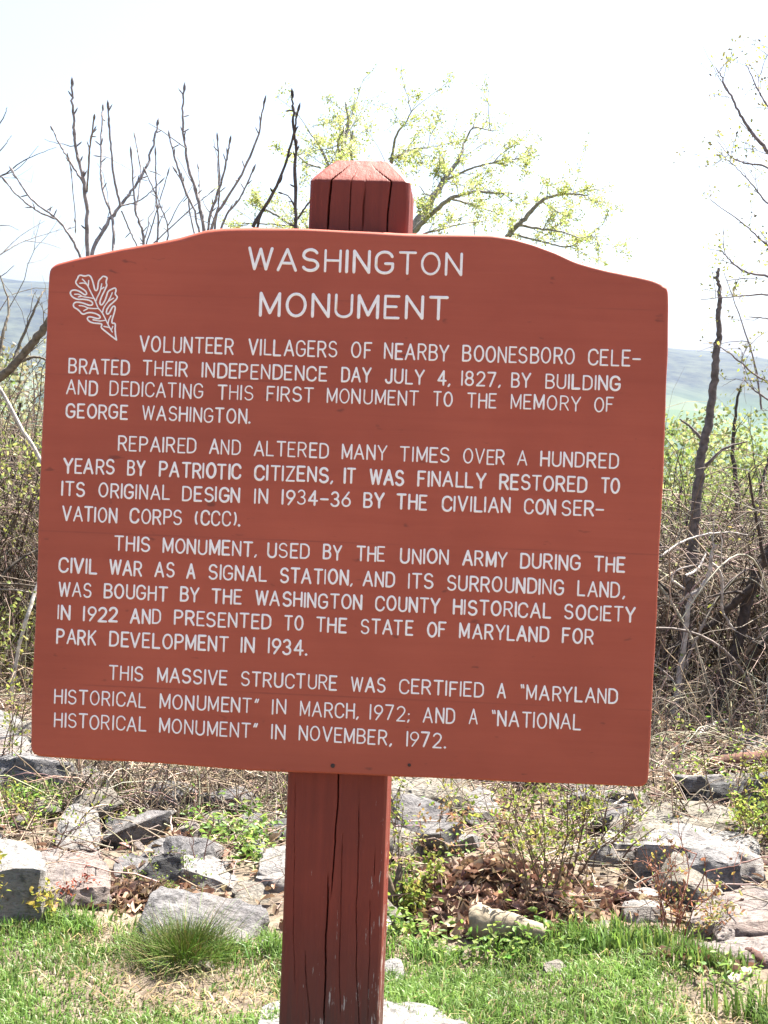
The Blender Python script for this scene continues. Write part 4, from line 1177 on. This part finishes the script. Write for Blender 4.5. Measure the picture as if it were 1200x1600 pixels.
YG = [(.22, .28, .045), (.28, .31, .06), (.17, .25, .04), (.33, .32, .08)]
ORANGE = [(.34, .19, .09), (.40, .27, .10), (.28, .13, .08), (.26, .28, .08), (.3, .32, .1)]
def shrub(label, px, py, hgt, stems, spread, cols, leafsize, nleaf, stemcol=(.13, .085, .06), r_=.0035, depth=2, kids=3, group='small shrubs sprouting on the bank', cat='shrub', name='shrub'):
    p = on(px, py)
    root = empty(name, p, label, cat, group)
    a, b_ = MB(), MB()
    for _ in range(stems):
        q = np.array([rng.normal() * .03 * (1 + spread), rng.normal() * .03, -.01])
        sprig(a, b_, q, (rng.normal() * spread, rng.normal() * spread, 1), hgt * rng.uniform(.6, 1.05), r_ * rng.uniform(.7, 1.2), cols, leafsize, nleaf, stemcol, depth, kids)
    a.build('stems', M_TWIG, root)
    if b_.n: b_.build('leaves', M_LEAF, root)
shrub('tall leafy thorn bush under the sign edge right of the leaf drift', 838, 1430, .50, 11, .22, YG, .017, 6, r_=.003)
shrub('wiry bush with thin stems and tiny leaves between leaf drift and ragged slab', 880, 1400, .40, 8, .35, YG, .015, 5)
shrub('thin leafy stems climbing right beside the post', 612, 1395, .46, 4, .10, YG, .017, 5, r_=.0024)
shrub('low green sprout right of the dark broken stump', 645, 1440, .18, 6, .5, YG, .020, 7, r_=.002)
shrub('slender sprout with orange new leaves above the leaf drift', 712, 1350, .26, 4, .3, ORANGE, .017, 4, r_=.002)
shrub('reddish sprouting shrub between the pale rounded slab and the flat tilted slab', 1050, 1462, .26, 9, .22, [(.30, .15, .08), (.42, .32, .09), (.24, .28, .07), (.26, .12, .07)], .014, 2.2, stemcol=(.24, .10, .07), r_=.003)
shrub('small weed with orange leaves right of the reddish shrub', 1086, 1462, .14, 4, .5, ORANGE, .016, 4, r_=.0016)
shrub('spreading shrub with dark wiry twigs in front of the tall pale slab', 52, 1330, .26, 9, .8, YG, .014, 3, stemcol=(.12, .07, .055), r_=.003)
shrub('red leaved seedling at the foot of the pinkish creviced rock', 88, 1415, .08, 6, .7, [(.34, .09, .06), (.38, .15, .08)], .014, 4, r_=.0014)
shrub('yellow leaved sprout in front of the left edge block', 22, 1430, .17, 5, .5, [(.40, .32, .07), (.3, .32, .06)], .018, 5, r_=.0018)
shrub('leafy twigs in front of the white sunlit boulder at left edge', 4, 1225, .48, 4, .25, YG, .016, 4, r_=.003)
shrub('feathery green sprout above the large speckled rock', 292, 1392, .12, 5, .6, [(.15, .22, .05), (.2, .25, .06)], .010, 5, r_=.0016)
shrub('thin reddish seedling standing over the long white slab', 306, 1376, .36, 2, .12, [(.3, .14, .06)], .008, 1, stemcol=(.18, .09, .07), r_=.0024, kids=2)
shrub('green bush cut off by the right picture edge below the dark boulder', 1196, 1320, .24, 8, .5, YG, .018, 6)
shrub('bare thin stems with scattered leaves before the long humped boulder', 935, 1345, .34, 6, .5, YG, .013, 2)
shrub('sparse twiggy bush before the dark boulder behind the humped boulder', 1130, 1290, .40, 6, .5, YG, .015, 3)

# ------------------------------------------------------------------ trees
def tree(name, label, cat, limbs, Y, base_px, r0, bark, twig_n=0, twig_len=.4, twig_r=.004, buds=False, leafcols=None, leafsize=.03, leafn=0, leafspread=.1,
         group=None, depth=1, kids=2, jy=.3, up=.35, seed=1, taper=.35, wig=.18):
    """traced limbs [(points px, r start, r end)], standing at distance Y; trunk runs down to the soil"""
    bx = at(base_px[0], base_px[1], Y)
    gz = Hs(bx.x, bx.y)
    org = np.array([bx.x, bx.y, gz])
    root = empty(name, tuple(org), label, cat, group)
    tr, tw, lv = MB(), MB(), MB()
    trunk = spline([(bx.x - .05, bx.y, gz - .15), (bx.x - .02, bx.y, gz + (bx.z - gz) * .5), tuple(bx)], 14) - org
    trunk[1:-1] += rng.normal(size=(12, 3)) * r0 * .06
    tubes(tr, trunk, np.linspace(r0 * 1.35, r0, 14)[None], 10, bark)
    LIMB = .72 if buds else 1.0
    for li, (pts, ra, rb) in enumerate(limbs):
        dy = (np.linspace(0, 1, len(pts)) * rng.normal() * jy)
        W = [at(a, b_, Y + e) for (a, b_), e in zip(pts, dy)]
        n = max(10, len(pts) * 6)
        P = spline(W, n) - org
        P[1:-1] += rng.normal(size=(n - 2, 3)) * min(.004, ra * .16)
        rr = np.linspace(ra, rb, n) * LIMB * (1 + .08 * rng.normal(size=n) * (1 if buds else .4))
        tubes(tr, P, rr[None], 7, bark)
        if buds:
            e = P[-1]; d = P[-1] - P[-3]; d /= np.linalg.norm(d)
            tubes(tr, np.array([e - d * .008, e + d * .004, e + d * .018, e + d * .034]), np.array([[rb * .8, rb * 1.25, rb * 1.1, rb * .2]]), 6, np.array(bark) * .8)
            seglen = np.linalg.norm(np.diff(P, axis=0), axis=1).sum()
            for _ in range(int(seglen / .10)):
                j = rng.integers(n // 4, n - 1); dd_ = rng.normal(size=3) * .6 + d; dd_ /= np.linalg.norm(dd_)
                q = P[j]
                tubes(tr, np.array([q, q + dd_ * .012, q + dd_ * .026, q + dd_ * .038]), np.array([[rb * .45, rb * .6, rb * .62, rb * .15]]), 5, np.array(bark) * .85)
        L = np.linalg.norm(np.diff(P, axis=0), axis=1).sum()
        k = int(twig_n * L)
        for _ in range(k):
            j = rng.integers(n // 5, int(n * .72) if buds else n)
            tang = P[min(j + 1, n - 1)] - P[max(j - 1, 0)]; tang /= np.linalg.norm(tang) + 1e-9
            d = tang * .9 + rng.normal(size=3) * .7 + np.array([0, 0, up])
            sprig(tw, lv if leafn else None, P[j], d, twig_len * rng.uniform(.35, 1.1), twig_r * rng.uniform(.6, 1.1), leafcols, leafsize, leafn, np.array(bark) * rng.uniform(.8, 1.25), depth, kids, wig)
    tr.build('trunk', M_BARK, root)
    if tw.n: tw.build('twigs', M_TWIG, root)
    if lv.n: lv.build('leaves', M_LEAF, root)
    return root

GREY = (.25, .225, .22)
tree('bare_sapling', 'bare sapling with thick upright budding shoots above the left shoulder of the sign', 'tree', [
    ([(140, 640), (137, 520), (137, 396), (134, 300), (121, 245), (115, 180), (113, 132)], .018, .0065),
    ([(140, 460), (146, 392), (172, 342), (206, 298), (232, 250), (246, 194)], .015, .006),
    ([(176, 420), (176, 345), (160, 292), (158, 230), (161, 170)], .010, .0055),
    ([(188, 322), (178, 275), (172, 215), (169, 168)], .008, .0055),
    ([(134, 292), (112, 256), (96, 230), (82, 202)], .008, .005),
    ([(136, 300), (140, 235), (147, 185)], .007, .005),
    ([(140, 460), (122, 392), (92, 346), (50, 312), (20, 268)], .010, .005),
    ([(86, 342), (56, 328), (28, 306), (9, 284)], .006, .0045),
    ([(105, 240), (110, 262), (117, 330), (118, 358)], .004, .003),
    ([(188, 322), (220, 312), (250, 285)], .005, .003)], 7.0, (140, 640), .022, GREY, twig_n=1.2, twig_len=.25, twig_r=.003, buds=True, group='bare budding saplings behind the sign', jy=.15, depth=0)
tree('bare_sapling', 'thinner bare sapling tangled between the two budding saplings', 'tree', [
    ([(228, 640), (226, 480), (224, 375), (212, 330), (205, 240)], .012, .0045),
    ([(212, 330), (220, 270), (211, 214)], .006, .004),
    ([(226, 480), (246, 372), (244, 300), (243, 240)], .008, .004),
    ([(226, 470), (262, 372), (250, 320), (228, 270)], .006, .004),
    ([(240, 380), (300, 325), (330, 300)], .005, .003),
    ([(190, 330), (205, 365), (218, 392)], .005, .004),
    ([(222, 400), (240, 345), (262, 272)], .005, .003)], 7.2, (228, 640), .014, GREY, twig_n=2.4, twig_len=.3, twig_r=.003, buds=True, group='bare budding saplings behind the sign', jy=.15, depth=0)
tree('bare_sapling', 'bare sapling fanning out budding shoots left of the post top', 'tree', [
    ([(322, 640), (322, 440), (318, 352), (306, 300), (291, 245), (286, 190), (288, 140)], .016, .0055),
    ([(324, 440), (326, 350), (346, 285), (355, 245), (359, 222)], .010, .005),
    ([(324, 440), (332, 350), (370, 285), (401, 220), (413, 160)], .011, .0045),
    ([(320, 420), (308, 345), (285, 285), (272, 240), (265, 214)], .009, .005),
    ([(324, 440), (338, 340), (343, 290), (340, 218)], .008, .0045),
    ([(324, 440), (350, 345), (375, 310), (395, 267)], .008, .0045),
    ([(322, 420), (300, 350), (292, 300), (275, 268)], .006, .004),
    ([(312, 330), (312, 295), (310, 262)], .005, .004)], 7.1, (322, 640), .020, GREY, twig_n=1.6, twig_len=.22, twig_r=.003, buds=True, group='bare budding saplings behind the sign', jy=.15, depth=0)
tree('bare_sapling', 'bare dark pole like sapling rising just left of the post top', 'tree', [
    ([(462, 640), (463, 440), (462, 352), (462, 250), (459, 190), (457, 150)], .014, .0065),
    ([(440, 640), (420, 420), (395, 355), (435, 285), (455, 225), (466, 172)][2:], .012, .005),
    ([(463, 470), (425, 400), (402, 352), (436, 284)][1:], .009, .007),
    ([(463, 330), (452, 308), (440, 302)], .005, .004),
    ([(463, 345), (476, 326), (488, 310)], .007, .005)], 7.0, (462, 640), .016, (.085, .07, .066), twig_n=.6, twig_len=.15, twig_r=.003, buds=True, group='bare budding saplings behind the sign', jy=.12, depth=0)

LG = [(.40, .45, .13), (.48, .50, .18), (.34, .41, .11), (.52, .53, .24)]
tree('leafing_tree', 'tree with pale yellow green new leaves spreading behind the post top', 'tree', [
    ([(590, 520), (640, 372), (664, 330), (690, 288), (716, 250), (726, 222)], .055, .010),
    ([(640, 372), (668, 340), (704, 310), (742, 300), (800, 302)], .030, .007),
    ([(704, 310), (745, 322), (776, 333)], .012, .005),
    ([(726, 222), (740, 200), (770, 205)], .010, .004),
    ([(700, 280), (740, 262), (790, 250), (815, 248)], .012, .004),
    ([(690, 300), (668, 305), (655, 290)], .010, .004),
    ([(600, 500), (760, 420), (795, 367), (822, 340), (846, 314), (880, 303), (918, 305)], .040, .006),
    ([(812, 352), (850, 358), (880, 363), (905, 372)], .014, .005),
    ([(800, 365), (850, 378), (890, 385), (930, 360)], .012, .004),
    ([(846, 314), (870, 330), (900, 345)], .010, .004),
    ([(590, 520), (560, 330), (535, 250), (545, 190), (540, 160)], .045, .007),
    ([(545, 300), (516, 262), (500, 230), (478, 200)], .020, .005),
    ([(560, 280), (548, 240), (551, 205)], .018, .007),
    ([(535, 250), (528, 225), (540, 195)], .016, .006),
    ([(500, 262), (480, 255), (462, 240)], .010, .005),
    ([(590, 500), (600, 300), (612, 250), (622, 245), (640, 235), (672, 230)], .030, .004),
    ([(612, 250), (618, 215), (635, 190), (642, 175)], .014, .004),
    ([(560, 420), (470, 360), (420, 330), (390, 318)], .020, .005),
    ([(560, 420), (500, 372), (440, 352), (370, 348)], .016, .005),
    ([(640, 372), (720, 350), (760, 345)], .012, .004)], 14.5, (590, 520), .075, (.25, .23, .21), twig_n=8.0, twig_len=.40, twig_r=.0045,
    leafcols=LG, leafsize=.027, leafn=18.0, depth=1, kids=4, jy=.7, up=.10)
tree('budding_tree', 'fine branched tree with tiny new leaves reaching in from the right picture edge', 'tree', [
    ([(1300, 480), (1250, 300), (1200, 237), (1172, 203), (1150, 166), (1130, 126), (1118, 104)], .014, .002),
    ([(1250, 300), (1200, 262), (1165, 255), (1140, 243), (1120, 218)], .007, .002),
    ([(1300, 430), (1240, 350), (1200, 318), (1170, 282), (1140, 252)], .008, .002),
    ([(1300, 480), (1240, 410), (1200, 384), (1165, 352), (1110, 312)], .009, .002),
    ([(1300, 520), (1240, 445), (1200, 432), (1165, 425), (1142, 408), (1128, 392)], .009, .0025),
    ([(1300, 520), (1240, 465), (1200, 460), (1150, 463), (1095, 468)], .008, .0015),
    ([(1300, 300), (1240, 200), (1200, 166), (1180, 130), (1165, 98)], .009, .002),
    ([(1200, 166), (1186, 140), (1186, 112)], .004, .002),
    ([(1131, 425), (1150, 478), (1166, 525), (1180, 572), (1190, 640)][::-1], .005, .0015),
    ([(1300, 640), (1240, 610), (1190, 592), (1150, 560), (1122, 540)], .008, .002),
    ([(1300, 650), (1230, 640), (1180, 610), (1160, 590)], .008, .002),
    ([(1300, 560), (1250, 520), (1205, 500), (1170, 495)], .007, .002),
    ([(1300, 350), (1250, 230), (1225, 140), (1215, 80)], .010, .002)], 7.4, (1300, 640), .03, (.20, .175, .18), twig_n=7.0, twig_len=.24, twig_r=.0022,
    leafcols=[(.34, .36, .06), (.24, .26, .07), (.42, .40, .09), (.16, .14, .07)], leafsize=.019, leafn=4.0, depth=1, kids=3, jy=.4, up=.2)
tree('bare_tree', 'thin grey twigs of a bare tree reaching in at the upper left edge', 'tree', [
    ([(-120, 380), (-50, 300), (0, 276), (42, 248), (88, 230)], .007, .0012),
    ([(-120, 330), (-50, 250), (0, 192), (11, 168)], .006, .0015),
    ([(-120, 360), (-50, 290), (0, 236), (18, 212)], .006, .0018),
    ([(0, 276), (30, 262), (60, 228)], .003, .001),
    ([(-120, 480), (-50, 428), (3, 396), (40, 376), (98, 358)], .007, .0012),
    ([(3, 396), (30, 370), (70, 345)], .003, .001),
    ([(-120, 440), (-40, 372), (5, 352), (30, 360)], .005, .001),
    ([(-120, 470), (-50, 450), (0, 432), (22, 415)], .005, .0014),
    ([(40, 376), (70, 380), (95, 388)], .0025, .001)], 8.0, (-120, 480), .035, (.17, .155, .15), twig_n=2.4, twig_len=.22, twig_r=.0014, jy=.3, depth=1, kids=1)

tree('dead_snag', 'bare grey snag with a broken tip standing alone right of the sign', 'dead tree', [
    ([(1082, 860), (1092, 745), (1098, 700), (1109, 648), (1117, 585), (1119, 535)], .027, .018),
    ([(1119, 540), (1123, 530), (1122, 500), (1124, 470), (1124, 452), (1121, 430), (1123, 419)], .017, .007),
    ([(1100, 690), (1080, 668), (1062, 655)], .010, .004),
    ([(1094, 735), (1130, 702), (1168, 690)], .010, .004)], 7.75, (1082, 860), .029, (.13, .11, .105), twig_n=.6, twig_len=.3, twig_r=.003, jy=.05, depth=0)
tree('leaning_tree', 'dark crooked tree leaning left with an arching limb at the right edge', 'tree', [
    ([(1128, 1060), (1150, 1015), (1168, 940), (1185, 890), (1210, 850), (1260, 760)], .026, .030),
    ([(1176, 918), (1140, 948), (1112, 975), (1078, 992), (1045, 1025), (1025, 1045)], .022, .010),
    ([(1168, 930), (1150, 925), (1120, 930), (1100, 934)], .010, .004),
    ([(1188, 1010), (1168, 1045), (1155, 1080)][::-1], .012, .018),
    ([(1188, 1010), (1205, 985), (1240, 960)], .018, .015),
    ([(1195, 880), (1180, 800), (1170, 740)], .010, .005)], 7.5, (1128, 1060), .026, (.06, .045, .038), twig_n=2.0, twig_len=.5, twig_r=.004, jy=.15, depth=1, kids=2)
tree('dead_bush', 'pale forked dead branches catching sun in front of the snag', 'dead bush', [
    ([(1070, 1000), (1078, 940), (1096, 918), (1108, 898), (1111, 870), (1118, 850)], .012, .008),
    ([(1096, 918), (1070, 935), (1055, 952)], .008, .004),
    ([(1111, 880), (1122, 890), (1128, 910), (1128, 950), (1134, 965), (1148, 985)], .009, .006),
    ([(1070, 900), (1085, 893), (1096, 880), (1104, 862)], .008, .004),
    ([(1032, 870), (1060, 850), (1090, 838), (1130, 832), (1170, 836)], .007, .003),
    ([(1070, 920), (1050, 905), (1060, 890), (1090, 882)], .006, .003)], 7.4, (1070, 1000), .013, (.40, .36, .33), twig_n=3.0, twig_len=.3, twig_r=.003, jy=.15, depth=1, kids=2)
tree('leaning_tree', 'mossy grey leaning trunk crossing behind the left edge of the sign', 'tree', [
    ([(-60, 680), (-10, 600), (20, 572), (48, 540), (72, 508), (110, 460)], .026, .020),
    ([(20, 572), (30, 540), (60, 470), (70, 452)], .012, .003),
    ([(-10, 600), (5, 520), (14, 480), (0, 430)], .012, .003),
    ([(30, 565), (60, 558), (90, 575)], .010, .004)], 8.4, (-60, 680), .030, (.17, .145, .11), twig_n=3.5, twig_len=.6, twig_r=.0035, jy=.2, depth=1, kids=3)
stick('branch', 'long pale peeled pole leaning in the brush at the left edge', 'branch', [at(-20, 575, 7.4), at(5, 615, 7.35), at(35, 672, 7.3), at(60, 712, 7.25), at(120, 830, 7.2), at(190, 960, 7.0), (at(190, 960, 7.0).x + .15, 7.0, 0.02)], .009, .009, (.42, .38, .33), group=GW)
stick('branch', 'pale bare branch stub beside the left edge of the sign', 'branch', [at(62, 905, 7.5), at(52, 935, 7.45), at(42, 965, 7.4), at(36, 985, 7.4), at(20, 1060, 7.4), (at(20, 1060, 7.4).x, 7.4, 0.0)], .011, .008, (.5, .46, .4), group=GW)

# a few dark thin trunks deeper in the brush
for (a, b_, Y, lab) in ((1055, 1030, 10.5, 'short thin dark trunk in the brush close to the right edge of the sign'), (1190, 985, 9.6, 'dark upright trunk in the brush at the right picture edge'),
                        (1148, 870, 11.5, 'slender dark trunk deep in the brush behind the snag'), (22, 900, 10.0, 'slender dark trunk deep in the brush left of the sign')):
    tree('thin_trunk', lab, 'tree', [([(a, b_), (a + 4, b_ - 80), (a - 3, b_ - 190), (a + 10, b_ - 270)], .026, .008)], Y, (a, b_), .028, (.07, .055, .048), twig_n=3, twig_len=.5, twig_r=.004, jy=.2, depth=1, kids=2, group='dark thin trunks in the brush')

# ------------------------------------------------------------------ brush thicket, undergrowth, woods below
def thicket():
    mb = MB()
    cols = [(.15, .11, .08), (.10, .07, .05), (.22, .165, .12), (.06, .043, .032), (.30, .24, .185)]
    n = 7800
    # denser where the brush stands tall either side of the sign
    x = np.concatenate([rng.normal(2.3, .75, n // 2), rng.normal(-2.4, .7, n // 3), rng.uniform(-4.5, 4.5, n - n // 2 - n // 3)])
    y = np.where(x > 0, 7.6, 7.9) + rng.random(n) * 3.4
    L = rng.uniform(.5, 2.4, n); a = rng.uniform(0, 2 * np.pi, n); s = rng.uniform(.25, 1.3, n)
    t = np.linspace(0, 1, 10)
    P = np.stack([x, y, H(x, y) - .02], 1)[:, None] + np.stack([np.cos(a) * s, np.sin(a) * s * .5, np.zeros(n)], 1)[:, None] * (L[:, None] * t[None] ** 1.4)[:, :, None] * .75
    rise = np.where(x > 0, 1.08, 1.5)
    P[:, :, 2] += (L * rise)[:, None] * (t[None] * 1.15 - (.35 + .55 * np.clip(s, 0, 1))[:, None] * t[None] ** 2)
    ph = rng.uniform(0, 6.28, (n, 1, 3))
    P += .05 * np.sin(t[None, :, None] * rng.uniform(4, 14, (n, 1, 1)) + ph) * t[None, :, None]
    P += rng.normal(size=P.shape) * .012 * t[None, :, None]
    tubes(mb, P, rng.uniform(.0016, .0052, n)[:, None] ** 1.0 * np.linspace(1, .4, 10)[None], 4, palette(n, cols, .25))
    # stouter arching canes
    n2 = 150
    x2 = np.concatenate([rng.normal(2.2, .6, 110), rng.normal(-2.4, .5, 40)]); y2 = 7.35 + rng.random(n2) * 1.6
    L2 = rng.uniform(1.0, 2.6, n2); a2 = rng.uniform(0, 2 * np.pi, n2); s2 = rng.uniform(.6, 1.5, n2)
    t2 = np.linspace(0, 1, 16)
    P2 = np.stack([x2, y2, H(x2, y2) - .02], 1)[:, None] + np.stack([np.cos(a2) * s2, np.sin(a2) * s2 * .4, np.zeros(n2)], 1)[:, None] * (L2[:, None] * t2[None] ** 1.3)[:, :, None] * .7
    P2[:, :, 2] += L2[:, None] * (t2[None] * 1.2 - (.55 + .35 * np.clip(s2, 0, 1))[:, None] * t2[None] ** 2)
    P2 += .035 * np.sin(t2[None, :, None] * rng.uniform(4, 12, (n2, 1, 1)) + rng.uniform(0, 6.28, (n2, 1, 3))) * t2[None, :, None]
    tubes(mb, P2, rng.uniform(.005, .012, n2)[:, None] * np.linspace(1, .35, 16)[None], 6, palette(n2, [(.07, .052, .04), (.11, .08, .06), (.26, .22, .18)], .2))
    # side twigs
    m = 12000
    i = rng.integers(0, n, m); j = rng.integers(3, 10, m)
    q = P[i, j]; d = rng.normal(size=(m, 3)); d[:, 2] += .2; d /= np.linalg.norm(d, axis=1, keepdims=True)
    l = rng.uniform(.08, .5, m)
    tt_ = np.linspace(0, 1, 5)
    Q = q[:, None] + d[:, None] * l[:, None, None] * tt_[None, :, None]
    Q += (rng.normal(size=(m, 1, 3)) * .25) * (l[:, None, None] * (tt_ ** 2)[None, :, None]) + rng.normal(size=Q.shape) * .008
    tubes(mb, Q, rng.uniform(.0010, .0026, m)[:, None] * np.linspace(1, .5, 5)[None], 3, palette(m, cols, .25))
    return tag(mb.build('brush_thicket', M_TWIG), kind='stuff')
thicket()

def undergrowth():
    """young leaves hanging in and behind the brush"""
    mb = MB()
    cols = [(.22, .27, .05), (.28, .30, .07), (.16, .21, .045), (.34, .33, .11), (.13, .16, .05)]
    n = 75000
    x = rng.uniform(-7, 7, n); y = rng.uniform(8.6, 17, n)
    clump = np.sin(x * 2.1 + 1.3 * np.sin(y * 1.1)) + np.sin(y * 1.9 + x * .7) + rng.normal(size=n) * .5
    z = H(x, y) + rng.random(n) ** 1.1 * (1.6 + .25 * np.sin(x * 1.7 + y))
    ok = clump > -.35
    C = np.stack([x, y, z], 1)[ok]
    leaves(mb, C, rng.uniform(.014, .034, len(C)), rng.uniform(.009, .021, len(C)), palette(len(C), cols, .25))
    # the leafy left side, nearer
    n = 14000
    x = rng.normal(-2.25, .45, n); y = rng.uniform(7.25, 9.2, n); z = H(x, y) + rng.random(n) ** 1.1 * 1.35
    cl = np.sin(x * 7 + 2 * np.sin(z * 6)) + np.sin(z * 8 + y * 3) + rng.normal(size=n) * .4
    C = np.stack([x, y, z], 1)[cl > .1]
    leaves(mb, C, rng.uniform(.014, .036, len(C)), rng.uniform(.009, .021, len(C)), palette(len(C), [(.26, .29, .07), (.32, .33, .10), (.20, .24, .06), (.17, .18, .06)], .25))
    n = 900
    x = rng.normal(2.2, .6, n); y = rng.uniform(7.2, 9.0, n); z = H(x, y) + rng.random(n) ** 1.6 * 1.3
    C = np.stack([x, y, z], 1)
    leaves(mb, C, rng.uniform(.015, .035, n), rng.uniform(.01, .02, n), palette(n, cols, .25))
    # twiggy backing
    n = 3500
    x = rng.uniform(-7, 7, n); y = rng.uniform(9.5, 17, n); L = rng.uniform(.4, 1.7, n); a = rng.uniform(0, 6.28, n); s = rng.uniform(.1, .7, n)
    t = np.linspace(0, 1, 6)
    P = np.stack([x, y, H(x, y) - .05], 1)[:, None] + np.stack([np.cos(a) * s, np.sin(a) * s, np.zeros(n)], 1)[:, None] * (L[:, None] * t[None])[:, :, None]
    P[:, :, 2] += L[:, None] * (t[None] - .3 * s[:, None] * t[None] ** 2)
    P += rng.normal(size=P.shape) * .03 * t[None, :, None]
    tubes(mb, P, rng.uniform(.002, .007, n)[:, None] * np.linspace(1, .4, 6)[None], 3, palette(n, [(.15, .12, .09), (.22, .18, .13), (.10, .08, .06)], .2))
    return tag(mb.build('undergrowth', M_LEAF), kind='stuff')
undergrowth()

def forest():
    """the woods on the slope below, one far mass of spring crowns"""
    mb = MB()
    n = 300
    y = 20 + 170 * rng.random(n) ** 2.0
    x = rng.uniform(-1, 1, n) * (5 + y * .46)
    for i in range(n):
        gz = Hs(x[i], y[i])
        hi = .026 if x[i] > 0 else .056
        top = EYE + y[i] * (rng.uniform(-.03, hi) if i % 3 else hi * rng.uniform(.6, 1.0))
        top = min(top, gz + rng.uniform(11, 17))
        if top - gz < 2.5: continue
        cr = rng.uniform(.9, 1.7) * (1 + y[i] / 90)
        hh = min((top - gz) * .95, 7.5)
        k = int(2400 if y[i] < 50 else 600 if y[i] < 100 else 300)
        u = rng.normal(size=(k, 3)); u /= np.linalg.norm(u, axis=1, keepdims=True)
        u *= (rng.random(k) ** .4)[:, None]
        C = np.array([x[i], y[i], top - hh * .5]) + u * np.array([cr, cr, hh * .5])
        lump_ = np.sin(C[:, 0] * 2.9) + np.sin(C[:, 2] * 2.7 + C[:, 1]) + rng.normal(size=k) * .5
        C = C[lump_ > -.5]
        base = np.array([(.18, .24, .06), (.24, .28, .09), (.14, .19, .055), (.20, .17, .11), (.27, .26, .13)][rng.integers(0, 5)])
        sz = .030 + y[i] * .0013
        leaves(mb, C, sz * rng.uniform(.8, 2, len(C)), sz * rng.uniform(.6, 1.4, len(C)), palette(len(C), [base, base * .8, base * 1.15], .15))
        tubes(mb, np.array([[x[i], y[i], gz - .3], [x[i] + .1, y[i], gz + (top - gz) * .4], [x[i], y[i] + .1, top - hh * .55]]), np.array([[.12, .08, .015]]), 5, (.16, .14, .12))
    return tag(mb.build('forest', M_LEAF), kind='stuff')
forest()

# ------------------------------------------------------------------ haze over the valley
bm = bmesh.new(); bmesh.ops.create_cube(bm, size=1.0)
zlo = float(min(H(np.array([0.]), np.array([4400.]))[0], hill_height(hx[None], np.linspace(1100, 4390, 140)[:, None]).min(), H(*np.meshgrid(np.unique(gx), np.unique(gy))).min())) - 1.0
zhi = float(hill_height(hx[None], np.linspace(1100, 4390, 140)[:, None]).max()) + 6.0
for v in bm.verts:
    v.co = Vector((v.co.x * 9200, (v.co.y + .5) * 4700 - 150, zlo if v.co.z < 0 else zhi))
me = bpy.data.meshes.new('haze'); bm.to_mesh(me); bm.free()
mh = bpy.data.materials.new('haze'); mh.use_nodes = True
nt = mh.node_tree
nt.nodes.remove(nt.nodes['Principled BSDF'])
pv = nt.nodes.new('ShaderNodeVolumePrincipled')
pv.inputs['Color'].default_value = (.22, .42, 1.0, 1)
pv.inputs['Density'].default_value = 0.00005
pv.inputs['Anisotropy'].default_value = 0.0
nt.links.new(pv.outputs[0], nt.nodes['Material Output'].inputs['Volume'])
me.materials.append(mh)
hz = bpy.data.objects.new('haze', me); COL.objects.link(hz)
tag(hz, kind='stuff')
